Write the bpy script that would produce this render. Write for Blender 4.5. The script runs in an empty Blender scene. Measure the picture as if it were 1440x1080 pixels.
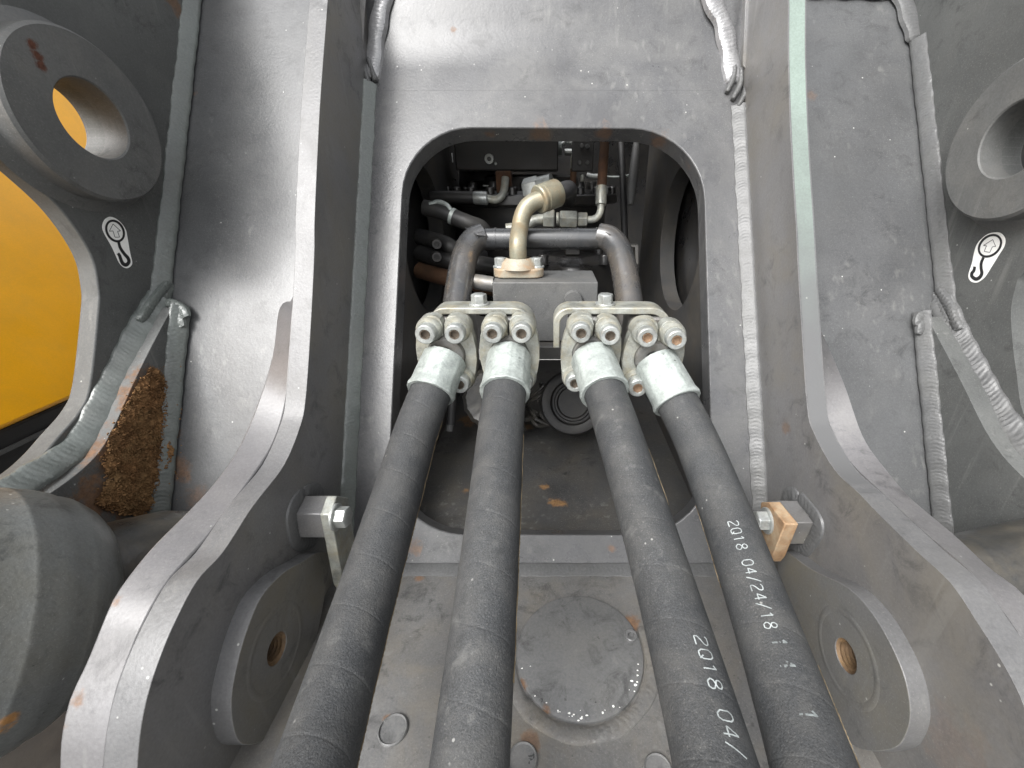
import bpy, bmesh, math, random
from mathutils import Vector, Matrix
R = math.radians
rnd = random.Random(7)
scene = bpy.context.scene
COL = scene.collection
# ------------------------------------------------------------------ camera
H, TH, F, CX, CY = 1.6, R(25), 600.0, 777.0, 540.0      # height, pitch, focal length (px), optical axis (px)
CT, ST = math.cos(TH), math.sin(TH)
cd = bpy.data.cameras.new("camera"); cam_ob = bpy.data.objects.new("camera", cd); COL.objects.link(cam_ob)
cam_ob.location = (0, 0, H); cam_ob.rotation_euler = (R(90) - TH, 0, 0)
cd.sensor_width = 36; cd.lens = 36 * F / 1440; cd.shift_x = -(CX - 720) / 1440
cd.clip_start = 0.01; cd.clip_end = 3000
scene.camera = cam_ob
# ------------------------------------------------------------------ sky, sun, exposure
SUN = Vector((-0.46, -0.66, 0.86)).normalized()
world = bpy.data.worlds.new("World"); scene.world = world; world.use_nodes = True
nt = world.node_tree; nt.nodes.clear()
sky = nt.nodes.new("ShaderNodeTexSky"); sky.sky_type = 'NISHITA'; sky.sun_disc = False
sky.sun_elevation = math.asin(SUN.z); sky.sun_rotation = math.atan2(SUN.x, SUN.y)
sky.dust_density = 4.0; sky.air_density = 1.0; sky.ozone_density = 1.0
hs = nt.nodes.new("ShaderNodeHueSaturation"); hs.inputs['Saturation'].default_value = 0.12
bg = nt.nodes.new("ShaderNodeBackground"); bg.inputs[1].default_value = 0.15
wo = nt.nodes.new("ShaderNodeOutputWorld")
nt.links.new(sky.outputs[0], hs.inputs['Color']); nt.links.new(hs.outputs[0], bg.inputs[0]); nt.links.new(bg.outputs[0], wo.inputs[0])
sl = bpy.data.lights.new("sun", 'SUN'); so = bpy.data.objects.new("sun", sl); COL.objects.link(so)
sl.energy = 1.1; sl.angle = R(32); sl.color = (1.0, 0.985, 0.965)
so.rotation_euler = SUN.to_track_quat('Z', 'Y').to_euler(); so.location = (0, 0, 5)
scene.view_settings.view_transform = 'Standard'; scene.view_settings.look = 'None'
scene.view_settings.exposure = 1.3; scene.view_settings.gamma = 1.0

# ------------------------------------------------------------------ geometry of the view
def W(x, y, z):                       # frame along the optical axis -> world
    return Vector((x, y * CT + z * ST, -y * ST + z * CT + H))
def ray(u, v): return ((u - CX) / F, 1.0, (CY - v) / F)
def cam(u, v, d):
    r = ray(u, v); return W(r[0] * d, d, r[2] * d)
def on(u, v, pl):                     # pl = (n, k) in the optical frame
    n, k = pl; r = ray(u, v); t = k / (n[0] * r[0] + n[1] * r[1] + n[2] * r[2])
    return W(r[0] * t, t, r[2] * t)
def wY(u, v, y):                      # on the vertical world plane Y = y
    d = W(*ray(u, v)) - Vector((0, 0, H)); return Vector((0, 0, H)) + d * (y / d.y)
def wZ(u, v, z):                      # on the horizontal world plane Z = z
    d = W(*ray(u, v)) - Vector((0, 0, H)); return Vector((0, 0, H)) + d * ((z - H) / d.z)
def XP(x): return ((1, 0, 0), x)
CPT = 0.115
def CPK(off=0.0): return ((0, 1, -CPT), 0.6 + off * math.sqrt(1 + CPT * CPT))
CPL = CPK()
CPN = (W(0, -1, CPT) - W(0, 0, 0)).normalized()       # centre plate normal, towards the camera
CPU = (W(0, CPT, 1) - W(0, 0, 0)).normalized()        # up along it
FZ = 1.136                                            # height of the floor plate
XV, YV, ZV = Vector((1, 0, 0)), Vector((0, 1, 0)), Vector((0, 0, 1))
ORG = Vector((0, 0, H))

def smooth(pts, n=6, closed=False):
    P = [Vector(p) for p in pts]; out = []; N = len(P)
    for i in range(N if closed else N - 1):
        if closed: a, b, c, d = P[i - 1], P[i], P[(i + 1) % N], P[(i + 2) % N]
        else: a, b, c, d = P[max(i - 1, 0)], P[i], P[i + 1], P[min(i + 2, N - 1)]
        for k in range(n):
            t = k / n
            out.append(0.5 * (2 * b + (c - a) * t + (2 * a - 5 * b + 4 * c - d) * t * t + (3 * b - a - 3 * c + d) * t ** 3))
    if not closed: out.append(P[-1])
    return out
def roundpoly(pts, radii, n=8):       # closed 2-D polygon with rounded corners
    out = []; N = len(pts)
    for i in range(N):
        p = Vector(pts[i]); a = Vector(pts[i - 1]); b = Vector(pts[(i + 1) % N]); r = radii[i]
        if r <= 0: out.append(p); continue
        da, db = (a - p).normalized(), (b - p).normalized()
        ang = da.angle(db); t = r / math.tan(ang / 2)
        c = p + (da + db).normalized() * (r / math.sin(ang / 2))
        s, e = p + da * t - c, p + db * t - c
        a0 = math.atan2(s.y, s.x); a1 = math.atan2(e.y, e.x); dd = (a1 - a0 + math.pi) % (2 * math.pi) - math.pi
        for k in range(n + 1):
            q = a0 + dd * k / n; out.append(c + Vector((math.cos(q), math.sin(q))) * r)
    return out

# ------------------------------------------------------------------ objects
def mesh_of(bm, name, sharp=32):
    bmesh.ops.recalc_face_normals(bm, faces=bm.faces[:])
    me = bpy.data.meshes.new(name); bm.to_mesh(me); bm.free()
    for p in me.polygons: p.use_smooth = True
    me.set_sharp_from_angle(angle=R(sharp))
    return me
def link(name, me, m, parent=None, bevel=0, label=None, seg=2):
    o = bpy.data.objects.new(name, me); COL.objects.link(o)
    if m and not me.materials: me.materials.append(m)
    if parent: o.parent = parent
    if bevel:
        b = o.modifiers.new("bevel", 'BEVEL'); b.width = bevel; b.segments = seg; b.limit_method = 'ANGLE'; b.angle_limit = R(38)
    if label: o['label'] = label
    return o
def base_of(o):
    q = Vector((0, 0, 0)); x = o
    while x: q += x.location; x = x.parent
    return q
def obj(name, bm, m, parent=None, bevel=0, label=None, sharp=32, seg=2):      # bm in world coordinates
    if parent: off = base_of(parent)
    else:
        vs = [v.co for v in bm.verts]
        off = Vector((sum(v.x for v in vs) / len(vs), sum(v.y for v in vs) / len(vs), min(v.z for v in vs)))
    bmesh.ops.translate(bm, vec=-off, verts=bm.verts[:])
    o = link(name, mesh_of(bm, name, sharp), m, parent, bevel, label, seg)
    if not parent: o.location = off
    return o
def tag(o, label, cat, group=None, kind=None):
    o['label'] = label; o['category'] = cat
    if group: o['group'] = group
    if kind: o['kind'] = kind
    return o
def thing(name, loc, label, cat, group=None):
    o = bpy.data.objects.new(name, None); COL.objects.link(o); o.location = loc; o.empty_display_size = 0.02
    return tag(o, label, cat, group)
def copy_tree(o, parent=None):
    c = o.copy(); COL.objects.link(c)
    if parent: c.parent = parent
    for ch in list(o.children): copy_tree(ch, c)
    return c

# ------------------------------------------------------------------ shapes
def NB(): return bmesh.new()
def prism(bm, pts, off, holes=()):
    loops = [list(pts)] + [list(h) for h in holes]
    rings = []; edges = []
    for lp in loops:
        vs = [bm.verts.new(p) for p in lp]; rings.append(vs)
        for i in range(len(vs)): edges.append(bm.edges.new((vs[i - 1], vs[i])))
    if len(loops) == 1:
        faces = [bm.faces.new(rings[0])]
    else:
        faces = [g for g in bmesh.ops.triangle_fill(bm, edges=edges, use_beauty=True)['geom'] if isinstance(g, bmesh.types.BMFace)]
    back = {}
    for vs in rings:
        for v in vs: back[v] = bm.verts.new(v.co + off)
    for f in faces: bm.faces.new([back[v] for v in reversed(f.verts)])
    for vs in rings:
        for i in range(len(vs)):
            a, b = vs[i - 1], vs[i]; bm.faces.new((a, b, back[b], back[a]))
    return bm
def frame_of(axis, ref=None):
    a = Vector(axis).normalized(); r = Vector(ref) if ref else (Vector((0, 0, 1)) if abs(a.z) < 0.9 else Vector((1, 0, 0)))
    x = (r - a * r.dot(a)).normalized(); return a, x, a.cross(x)
def lathe(bm, prof, org, axis, seg=32, ref=None, rfun=None, a0=0.0):
    a, x, y = frame_of(axis, ref); org = Vector(org); rows = []
    for (r, h) in prof:
        if r < 1e-6: rows.append([bm.verts.new(org + a * h)]); continue
        row = []
        for k in range(seg):
            q = a0 + 2 * math.pi * k / seg; rr = r * (rfun(q, h) if rfun else 1)
            row.append(bm.verts.new(org + a * h + (x * math.cos(q) + y * math.sin(q)) * rr))
        rows.append(row)
    for A, B in zip(rows[:-1], rows[1:]):
        for k in range(seg):
            k2 = (k + 1) % seg
            if len(A) == 1 and len(B) == 1: continue
            if len(A) == 1: bm.faces.new((A[0], B[k], B[k2]))
            elif len(B) == 1: bm.faces.new((A[k], B[0], A[k2]))
            else: bm.faces.new((A[k], B[k], B[k2], A[k2]))
    return bm
def tube(bm, pts, rad, seg=16, caps=True, wob=0):
    P = [Vector(p) for p in pts]; rs = rad if isinstance(rad, (list, tuple)) else [rad] * len(P)
    n = None; rows = []
    for i, p in enumerate(P):
        t = (P[min(i + 1, len(P) - 1)] - P[max(i - 1, 0)]).normalized()
        if n is None: _, n, _b = frame_of(t)
        n = (n - t * n.dot(t)).normalized(); b = t.cross(n)
        rows.append([bm.verts.new(p + (n * math.cos(2 * math.pi * k / seg) + b * math.sin(2 * math.pi * k / seg)) * rs[i] * (1 + rnd.uniform(-wob, wob))) for k in range(seg)])
    for A, B in zip(rows[:-1], rows[1:]):
        for k in range(seg): bm.faces.new((A[k], B[k], B[(k + 1) % seg], A[(k + 1) % seg]))
    if caps: bm.faces.new(rows[0][::-1]); bm.faces.new(rows[-1])
    return bm
def box(bm, c, sx, sy, sz, ax=XV, ay=YV, az=ZV):
    c = Vector(c); v = {}
    for i in (-1, 1):
        for j in (-1, 1):
            for k in (-1, 1): v[i, j, k] = bm.verts.new(c + ax * (i * sx / 2) + ay * (j * sy / 2) + az * (k * sz / 2))
    for f in (((-1,-1,-1),(-1,1,-1),(1,1,-1),(1,-1,-1)), ((-1,-1,1),(1,-1,1),(1,1,1),(-1,1,1)), ((-1,-1,-1),(1,-1,-1),(1,-1,1),(-1,-1,1)),
              ((-1,1,-1),(-1,1,1),(1,1,1),(1,1,-1)), ((-1,-1,-1),(-1,-1,1),(-1,1,1),(-1,1,-1)), ((1,-1,-1),(1,1,-1),(1,1,1),(1,-1,1))):
        bm.faces.new([v[q] for q in f])
    return bm
def resample(pts, step):
    P = [Vector(p) for p in pts]; out = [P[0]]; acc = 0.0
    for a, b in zip(P[:-1], P[1:]):
        L = (b - a).length
        if L < 1e-9: continue
        s = step - acc
        while s <= L: out.append(a + (b - a) * (s / L)); s += step
        acc = L - (s - step)
    out.append(P[-1]); return out
def weld(bm, pts, A, B, wa, wb, pitch=0.006, amp=0.0009, bulge=0.07, rough=0.0006, curve=1.3, cols=13, sunk=0.001):
    """fillet bead along pts, its toes at distance wa along A and wb along B, with crescent ripples"""
    P = resample(pts, 0.0013); A = Vector(A); B = Vector(B)
    out = -(A.cross((P[-1] - P[0]).normalized())) ; mid = (A + B).normalized()
    rows = []; s = 0; wav = [rnd.uniform(0, 6.28) for _ in range(4)]
    for i, p in enumerate(P):
        if i: s += (p - P[i - 1]).length
        ww = 1 + 0.03 * math.sin(s * 60 + wav[0]) + 0.03 * math.sin(s * 233 + wav[1])
        row = []
        for k in range(cols):
            q = k / (cols - 1); e = 2 * q - 1
            ph = s / pitch - curve * (1 - e * e) + 0.35 * math.sin(s * 61 + wav[2]) + 0.15 * math.sin(s * 170 + e * 2)
            saw = ph % 1.0; hgt = amp * ((1 - saw) if saw > 0.25 else saw * 3) * (1 - e ** 4)
            hh = bulge * math.sqrt(max(0, 1 - e * e)) * (wa + wb) * 0.35 + hgt + rnd.uniform(-rough, rough) * 0.35 * (1 - e * e) - (sunk if k in (0, cols - 1) else 0)
            row.append(bm.verts.new(p + A * (wa * ww * (1 - q)) + B * (wb * ww * q) + mid * hh))
        rows.append(row)
    for a, b in zip(rows[:-1], rows[1:]):
        for k in range(cols - 1): bm.faces.new((a[k], a[k + 1], b[k + 1], b[k]))
    for row in (rows[0], rows[-1]):
        c = bm.verts.new(sum((v.co for v in row), Vector()) / cols - mid * 0.004)
        for k in range(cols - 1): bm.faces.new((row[k], row[k + 1], c))
    return bm
def blob_weld(bm, pts, nrm, width, amp=0.003, pitch=0.006, hgt=0.006):
    """surface bead laid along pts on a face with normal nrm"""
    P = resample(pts, 0.0013); nrm = Vector(nrm).normalized(); rows = []; s = 0; cols = 13; w0 = rnd.uniform(0, 6)
    n = len(P)
    for i, p in enumerate(P):
        t = (P[min(i + 1, n - 1)] - P[max(i - 1, 0)]).normalized(); side = t.cross(nrm).normalized()
        if i: s += (p - P[i - 1]).length
        endf = min(1, min(i, n - 1 - i) / 5.0); wd = width * (0.55 + 0.45 * math.sqrt(endf)) * (1 + 0.08 * math.sin(s * 140 + w0))
        row = []
        for k in range(cols):
            e = 2 * k / (cols - 1) - 1
            ph = s / pitch + 0.9 * (e * e) + 0.3 * math.sin(s * 77 + w0); saw = ph % 1.0
            h = hgt * math.sqrt(max(0, 1 - e * e)) * (0.4 + 0.6 * endf) + amp * (1 - saw) * (1 - e ** 4) - (0.002 if abs(e) > 0.99 else 0)
            row.append(bm.verts.new(p + side * (e * wd / 2) + nrm * (h + rnd.uniform(-2e-4, 2e-4))))
        rows.append(row)
    for a, b in zip(rows[:-1], rows[1:]):
        for k in range(cols - 1): bm.faces.new((a[k], a[k + 1], b[k + 1], b[k]))
    for row in (rows[0], rows[-1]):
        c = bm.verts.new(sum((v.co for v in row), Vector()) / cols - nrm * 0.004)
        for k in range(cols - 1): bm.faces.new((row[k], row[k + 1], c))
    return bm
def stroke(bm, pts, width, put, lift):     # flat printed stroke; pts 2-D, put(x, y, lift) -> world
    P = [Vector(p) for p in pts]; rows = []; n = len(P); closed = (P[0] - P[-1]).length < 1e-6
    for i, p in enumerate(P):
        if closed: t = (P[1] - P[-2]) if i in (0, n - 1) else P[i + 1] - P[i - 1]
        else: t = P[min(i + 1, n - 1)] - P[max(i - 1, 0)]
        t.normalize(); s = Vector((-t.y, t.x)); w = width[i] if isinstance(width, list) else width
        rows.append((bm.verts.new(put(*(p + s * w / 2), lift)), bm.verts.new(put(*(p - s * w / 2), lift))))
    for a, b in zip(rows[:-1], rows[1:]): bm.faces.new((a[0], a[1], b[1], b[0]))
    return bm

# ------------------------------------------------------------------ materials
def mat(name, base, rough=0.5, metal=0.0, spec=0.5, mottle=0.18, mscale=9.0, grain=0.12, gscale=420.0, dust=None, dust_amt=0.0, dscale=14.0,
        speck=0.0, rust=(), rustcol=(0.115, 0.062, 0.032), bump=0.15, bscale=260.0, coat=0.0, rvar=0.12, fleck=0.0, fleck_col=(0.03, 0.03, 0.03), fade=None, grime=0.0):
    m = bpy.data.materials.new(name); m.use_nodes = True; t = m.node_tree; N = t.nodes; L = t.links
    b = N["Principled BSDF"]; geo = N.new("ShaderNodeNewGeometry"); pos = geo.outputs['Position']
    def noise(scale, detail=4, rgh=0.55, dist=0.0):
        n = N.new("ShaderNodeTexNoise"); n.inputs['Scale'].default_value = scale; n.inputs['Detail'].default_value = detail
        n.inputs['Roughness'].default_value = rgh; n.inputs['Distortion'].default_value = dist; L.new(pos, n.inputs['Vector']); return n.outputs['Fac']
    def rng(src, a, c, lo, hi, smooth_=False):
        n = N.new("ShaderNodeMapRange"); n.inputs[1].default_value = a; n.inputs[2].default_value = c; n.inputs[3].default_value = lo; n.inputs[4].default_value = hi
        if smooth_: n.interpolation_type = 'SMOOTHSTEP'
        L.new(src, n.inputs[0]); return n.outputs[0]
    def math_(op, a, c):
        n = N.new("ShaderNodeMath"); n.operation = op
        for i, x in enumerate((a, c)):
            if isinstance(x, (int, float)): n.inputs[i].default_value = x
            else: L.new(x, n.inputs[i])
        return n.outputs[0]
    def mix(fac, a, c):
        n = N.new("ShaderNodeMix"); n.data_type = 'RGBA'
        if isinstance(fac, (int, float)): n.inputs[0].default_value = fac
        else: L.new(fac, n.inputs[0])
        for i, x in ((6, a), (7, c)):
            if isinstance(x, tuple): n.inputs[i].default_value = (*x[:3], 1)
            else: L.new(x, n.inputs[i])
        return n.outputs[2]
    n1 = noise(mscale, 6, 0.6); n2 = noise(gscale, 2, 0.6)
    val = math_('MULTIPLY', rng(n1, 0.2, 0.8, 1 - mottle * 1.3, 1 + mottle * 1.3), rng(n2, 0.3, 0.7, 1 - grain, 1 + grain))
    vm = N.new("ShaderNodeVectorMath"); vm.operation = 'SCALE'; vm.inputs[0].default_value = base; L.new(val, vm.inputs['Scale'])
    col = vm.outputs[0]; rg = rng(n1, 0.2, 0.8, rough - rvar, rough + rvar)
    if fade:
        sx = N.new('ShaderNodeSeparateXYZ'); L.new(pos, sx.inputs[0]); zz = math_('ADD', sx.outputs[2], math_('MULTIPLY', math_('SUBTRACT', noise(12, 4), 0.5), 0.25))
        col = mix(rng(zz, fade[1], fade[0], 1, 0, True), col, fade[2])
    if dust:
        dn = noise(dscale, 7, 0.68, 0.4); df = rng(dn, 0.36, 0.80, 0, dust_amt * 1.1, True); col = mix(df, col, dust)
        rg = math_('ADD', rg, math_('MULTIPLY', df, 0.3))
    if grime:
        gm = math_('MULTIPLY', rng(noise(34, 8, 0.72, 0.6), 0.5, 0.72, 0, 1, True), rng(noise(4.5, 3), 0.38, 0.62, 0.15, 1, True))
        col = mix(math_('MULTIPLY', gm, grime), col, tuple(c * 0.35 for c in base)); rg = math_('ADD', rg, math_('MULTIPLY', gm, 0.12 * grime))
        st = N.new('ShaderNodeVectorMath'); st.operation = 'MULTIPLY'; st.inputs[1].default_value = (95, 95, 5); L.new(pos, st.inputs[0])
        sn = N.new('ShaderNodeTexNoise'); sn.inputs['Scale'].default_value = 1.0; sn.inputs['Detail'].default_value = 5; L.new(st.outputs[0], sn.inputs['Vector'])
        sk = math_('MULTIPLY', rng(sn.outputs['Fac'], 0.56, 0.74, 0, 1, True), rng(noise(7, 2), 0.45, 0.6, 0, 0.6 * grime)); col = mix(sk, col, (0.20, 0.20, 0.19))
        fd = math_('MULTIPLY', rng(noise(620, 2, 0.7), 0.60, 0.68, 0, 0.5 * grime), rng(noise(6, 4), 0.4, 0.6, 0.2, 1)); col = mix(fd, col, (0.27, 0.265, 0.25))
    if fleck:
        fn = noise(130, 3, 0.6); fb = noise(17, 2, 0.5); ff = math_('MULTIPLY', rng(fn, 0.66, 0.70, 0, 1), rng(fb, 0.5, 0.62, 0, fleck)); col = mix(ff, col, fleck_col)
    if speck:
        vo = N.new("ShaderNodeTexVoronoi"); vo.inputs['Scale'].default_value = 95; L.new(pos, vo.inputs['Vector'])
        sf = math_('MULTIPLY', rng(vo.outputs['Distance'], 0.07, 0.12, 1, 0), rng(noise(31, 2), 0.60, 0.64, 0, speck)); col = mix(sf, col, (0.55, 0.55, 0.52))
    if rust:
        rn = noise(55, 6, 0.7); mask = None
        for (p, rad, amt) in rust:
            dn = N.new("ShaderNodeVectorMath"); dn.operation = 'DISTANCE'; dn.inputs[1].default_value = p; L.new(pos, dn.inputs[0])
            q = math_('DIVIDE', dn.outputs['Value'], rad); q = math_('ADD', q, math_('MULTIPLY', math_('SUBTRACT', rn, 0.5), 2.6))
            q = rng(q, 0.35, 1.0, amt, 0.0, True); mask = q if mask is None else math_('MAXIMUM', mask, q)
        rc = mix(rng(noise(210, 4, 0.7), 0.35, 0.65, 0, 1), rustcol, tuple(min(1, c * 1.8) for c in rustcol))
        col = mix(mask, col, rc); rg = math_('ADD', rg, math_('MULTIPLY', mask, 0.35))
    L.new(col, b.inputs['Base Color']); L.new(rg, b.inputs['Roughness'])
    b.inputs['Metallic'].default_value = metal; b.inputs['Specular IOR Level'].default_value = spec
    if coat: b.inputs['Coat Weight'].default_value = coat; b.inputs['Coat Roughness'].default_value = 0.25
    if bump:
        bn = N.new("ShaderNodeBump"); bn.inputs['Strength'].default_value = bump; bn.inputs['Distance'].default_value = 0.0012
        hsum = math_('ADD', noise(bscale, 3, 0.6), math_('MULTIPLY', noise(bscale * 0.12, 3), 0.8)); L.new(hsum, bn.inputs['Height']); L.new(bn.outputs[0], b.inputs['Normal'])
    return m
BROWN = (0.16, 0.105, 0.06)
M = {}
OUT_L, OUT_R = -0.564, 0.564
M['plate'] = mat('grey plate paint', (0.076, 0.077, 0.080), 0.27, rvar=0.04, spec=0.45, grime=0.6, dust=(0.17, 0.168, 0.16), dust_amt=0.35, speck=0.7, coat=0.2,
    rust=[(on(640, 48, CPL), 0.010, 0.8), (on(585, 770, CPL), 0.012, 0.6), (on(860, 771, CPL), 0.007, 0.6), (on(760, 187, CPK(.015)), 0.02, 0.55), (on(850, 187, CPK(.015)), 0.02, 0.55), (on(925, 203, CPK(.015)), 0.02, 0.55), (on(958, 236, CPK(.015)), 0.012, 0.7), (on(690, 187, CPK(.015)), 0.010, 0.5), (on(533, 420, CPL), 0.006, 0.0)])
M['side'] = mat('grey side plate paint', (0.122, 0.121, 0.122), 0.38, spec=0.75, rvar=0.07, coat=0.25, grime=0.8, dust=(0.165, 0.15, 0.12), dust_amt=0.7, speck=0.6, dscale=8,
    rust=[(on(1105, 600, XP(0.29)), 0.012, 0.5), (on(1340, 1050, XP(0.29)), 0.035, 0.18), (on(370, 1060, XP(-0.284)), 0.02, 0.5), (on(436, 765, XP(-0.284)), 0.007, 0.9)])
M['edge'] = mat('flame cut grey edge paint', (0.110, 0.110, 0.112), 0.38, spec=0.55, rvar=0.06, coat=0.05, grime=0.6, dust=(0.15, 0.148, 0.14), dust_amt=0.4, speck=0.6, bump=0.25)
M['doubler'] = mat('grey doubler paint', (0.125, 0.122, 0.125), 0.36, spec=0.75, rvar=0.07, coat=0.25, grime=0.7, dust=(0.17, 0.165, 0.155), dust_amt=0.35, speck=0.6,
    rust=[(on(170, 845, XP(-0.335)), 0.006, 1), (on(125, 975, XP(-0.335)), 0.010, 0.9), (on(115, 1010, XP(-0.335)), 0.008, 0.8)])
M['panel'] = mat('grey web panel paint', (0.080, 0.082, 0.084), 0.30, rvar=0.05, grime=0.6, dust=(0.12, 0.12, 0.116), dust_amt=0.3, speck=0.7, coat=0.15,
    rust=[(on(272, 130, CPL), 0.006, 0.8), (on(250, 660, CPL), 0.02, 0.7), (on(240, 610, CPL), 0.012, 0.7), (on(275, 700, CPL), 0.02, 0.4), (on(1142, 130, CPL), 0.012, 0.35)])
M['outer'] = mat('dark grey outer plate paint', (0.085, 0.088, 0.086), 0.52, grime=0.7, dust=(0.14, 0.14, 0.13), dust_amt=0.25, speck=0.5,
    rust=[(on(245, 5, XP(OUT_L)), 0.02, 0.7), (on(60, 600, XP(-0.575)), 0.012, 0.4), (on(205, 560, XP(-.533)), 0.045, 0.9), (on(175, 640, XP(-.533)), 0.05, 0.9), (on(145, 700, XP(-.533)), 0.04, 0.9)])
M['boss'] = mat('grey boss paint', (0.10, 0.102, 0.10), 0.5, grime=0.7, dust=(0.2, 0.19, 0.17), dust_amt=0.3, speck=0.4,
    rust=[(on(44, 62, XP(-0.535)), 0.007, 1.0), (on(52, 78, XP(-0.535)), 0.007, 1.0), (on(58, 92, XP(-0.535)), 0.006, 1.0)], rustcol=(0.06, 0.022, 0.012))
M['weld'] = mat('painted weld bead', (0.088, 0.089, 0.09), 0.42, spec=0.5, dust=(0.11, 0.11, 0.10), dust_amt=0.4, coat=0.1, bump=0.25, bscale=400)
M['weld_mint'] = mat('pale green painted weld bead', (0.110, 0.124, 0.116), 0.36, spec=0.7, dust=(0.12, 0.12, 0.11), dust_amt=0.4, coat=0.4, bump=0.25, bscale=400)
M['weld_bright'] = mat('bright weld bead', (0.26, 0.26, 0.265), 0.28, spec=0.8, metal=0.2, dust=(0.1, 0.1, 0.1), dust_amt=0.2, coat=0.4, bump=0.3, bscale=380)
M['mint'] = mat('pale green edge tint', (0.19, 0.24, 0.21), 0.38, spec=0.75, rvar=0.07, coat=0.25, speck=0.4, fade=(1.74, 1.40, (0.104, 0.105, 0.106)))  # green tint in the colour, fading to grey lower down
M['floor'] = mat('worn grey floor plate paint', (0.125, 0.124, 0.122), 0.36, spec=0.65, grime=0.9, dust=(0.175, 0.152, 0.115), dust_amt=0.7, dscale=11, speck=0.6, fleck=0.5, coat=0.15, bump=0.25,
    rust=[(wZ(887, 875, FZ), 0.012, 0.9), (wZ(745, 1045, FZ), 0.012, 0.7), (wZ(590, 812, FZ), 0.008, 0.8), (wZ(545, 1010, FZ), 0.006, 0.8)])
M['cover'] = mat('chipped grey cover paint', (0.135, 0.136, 0.136), 0.34, grime=0.9, dust=(0.2, 0.19, 0.17), dust_amt=0.3, speck=1.0, fleck=1.0, coat=0.3,
    rust=[(wZ(770, 998, FZ), 0.006, 0.9), (wZ(735, 965, FZ), 0.007, 0.9), (wZ(790, 1003, FZ), 0.005, 0.9)])
M['lug'] = mat('grey lug paint', (0.118, 0.118, 0.116), 0.42, spec=0.7, grime=0.8, dust=(0.14, 0.125, 0.09), dust_amt=0.8, dscale=10, speck=0.5,
    rust=[(on(402, 880, XP(-0.267)), 0.009, 0.8), (on(412, 862, XP(-0.267)), 0.008, 0.7), (on(396, 905, XP(-0.267)), 0.013, 0.55), (on(1185, 955, XP(0.274)), 0.008, 0.3)], rustcol=(0.115, 0.11, 0.095))
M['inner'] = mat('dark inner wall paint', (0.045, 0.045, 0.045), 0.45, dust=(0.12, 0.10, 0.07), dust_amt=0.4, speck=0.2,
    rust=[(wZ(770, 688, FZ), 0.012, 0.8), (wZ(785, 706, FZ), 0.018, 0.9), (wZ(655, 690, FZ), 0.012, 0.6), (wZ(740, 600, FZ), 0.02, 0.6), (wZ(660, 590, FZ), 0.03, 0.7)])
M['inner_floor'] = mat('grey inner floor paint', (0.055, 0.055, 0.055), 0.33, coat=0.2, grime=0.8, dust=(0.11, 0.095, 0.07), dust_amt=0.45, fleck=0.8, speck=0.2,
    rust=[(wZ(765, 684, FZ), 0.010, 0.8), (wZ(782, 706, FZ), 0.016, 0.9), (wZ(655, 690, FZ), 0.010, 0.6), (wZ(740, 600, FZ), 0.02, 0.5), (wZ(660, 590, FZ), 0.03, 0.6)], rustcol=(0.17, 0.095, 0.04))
M['hose'] = mat('black rubber hose cover', (0.043, 0.045, 0.047), 0.6, spec=0.35, mottle=0.12, grain=0.35, gscale=900, dust=(0.105, 0.102, 0.095), dust_amt=0.45, dscale=26, grime=0.4, speck=0.35, bump=0.5, bscale=700)
M['hose_dust'] = mat('sandy dust on hose', (0.19, 0.145, 0.085), 0.9, mottle=0.4, mscale=60, bump=0.6, bscale=500)
M['print'] = mat('white hose print', (0.30, 0.325, 0.325), 0.6, mottle=0.45, mscale=160, bump=0)
M['print_worn'] = mat('worn white hose print', (0.15, 0.165, 0.165), 0.6, mottle=0.5, mscale=160, bump=0)
M['zinc'] = mat('chalky zinc plating', (0.40, 0.435, 0.415), 0.42, metal=0.25, mottle=0.16, mscale=45, dust=(0.17, 0.19, 0.18), dust_amt=0.85, dscale=60, bump=0.3, fleck=1.0, fleck_col=(0.12, 0.13, 0.12))
M['zinc_cream'] = mat('yellowed zinc plating', (0.30, 0.31, 0.285), 0.36, metal=0.3, mottle=0.4, mscale=55, grime=0.8, dust=(0.34, 0.29, 0.18), dust_amt=0.65, dscale=45, bump=0.25, fleck=0.6, fleck_col=(0.1, 0.1, 0.09))
M['zinc_block'] = mat('dull steel adaptor', (0.22, 0.22, 0.215), 0.38, metal=0.5, mottle=0.25, mscale=50, dust=(0.16, 0.12, 0.07), dust_amt=0.5, dscale=40, bump=0.2)
M['bolt'] = mat('zinc plated bolt', (0.42, 0.44, 0.43), 0.33, metal=0.55, mottle=0.3, mscale=70, grime=0.7, dust=(0.3, 0.27, 0.2), dust_amt=0.35, dscale=80, bump=0.1)
M['socket'] = mat('dusty bolt socket', (0.10, 0.08, 0.06), 0.8, bump=0.1)
M['socket_rust'] = mat('rusty bolt socket', (0.27, 0.18, 0.115), 0.85, bump=0.2)
M['rusty_plate'] = mat('rust stained zinc plate', (0.30, 0.18, 0.095), 0.6, mottle=0.4, mscale=40, dust=(0.40, 0.34, 0.24), dust_amt=0.9, dscale=40, bump=0.3)
M['elbow'] = mat('cream plated elbow', (0.24, 0.235, 0.18), 0.34, metal=0.3, mottle=0.25, mscale=30, dust=(0.30, 0.20, 0.10), dust_amt=0.7, dscale=24, bump=0.15)
M['flange_rust'] = mat('rust stained flange', (0.31, 0.305, 0.25), 0.5, mottle=0.2, mscale=30, dust=(0.36, 0.20, 0.09), dust_amt=0.8, dscale=22, bump=0.3)
M['black'] = mat('black pipe paint', (0.035, 0.037, 0.04), 0.24, spec=0.6, coat=0.6, mottle=0.15, dust=(0.16, 0.13, 0.09), dust_amt=0.18, dscale=16, bump=0.1)
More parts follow.
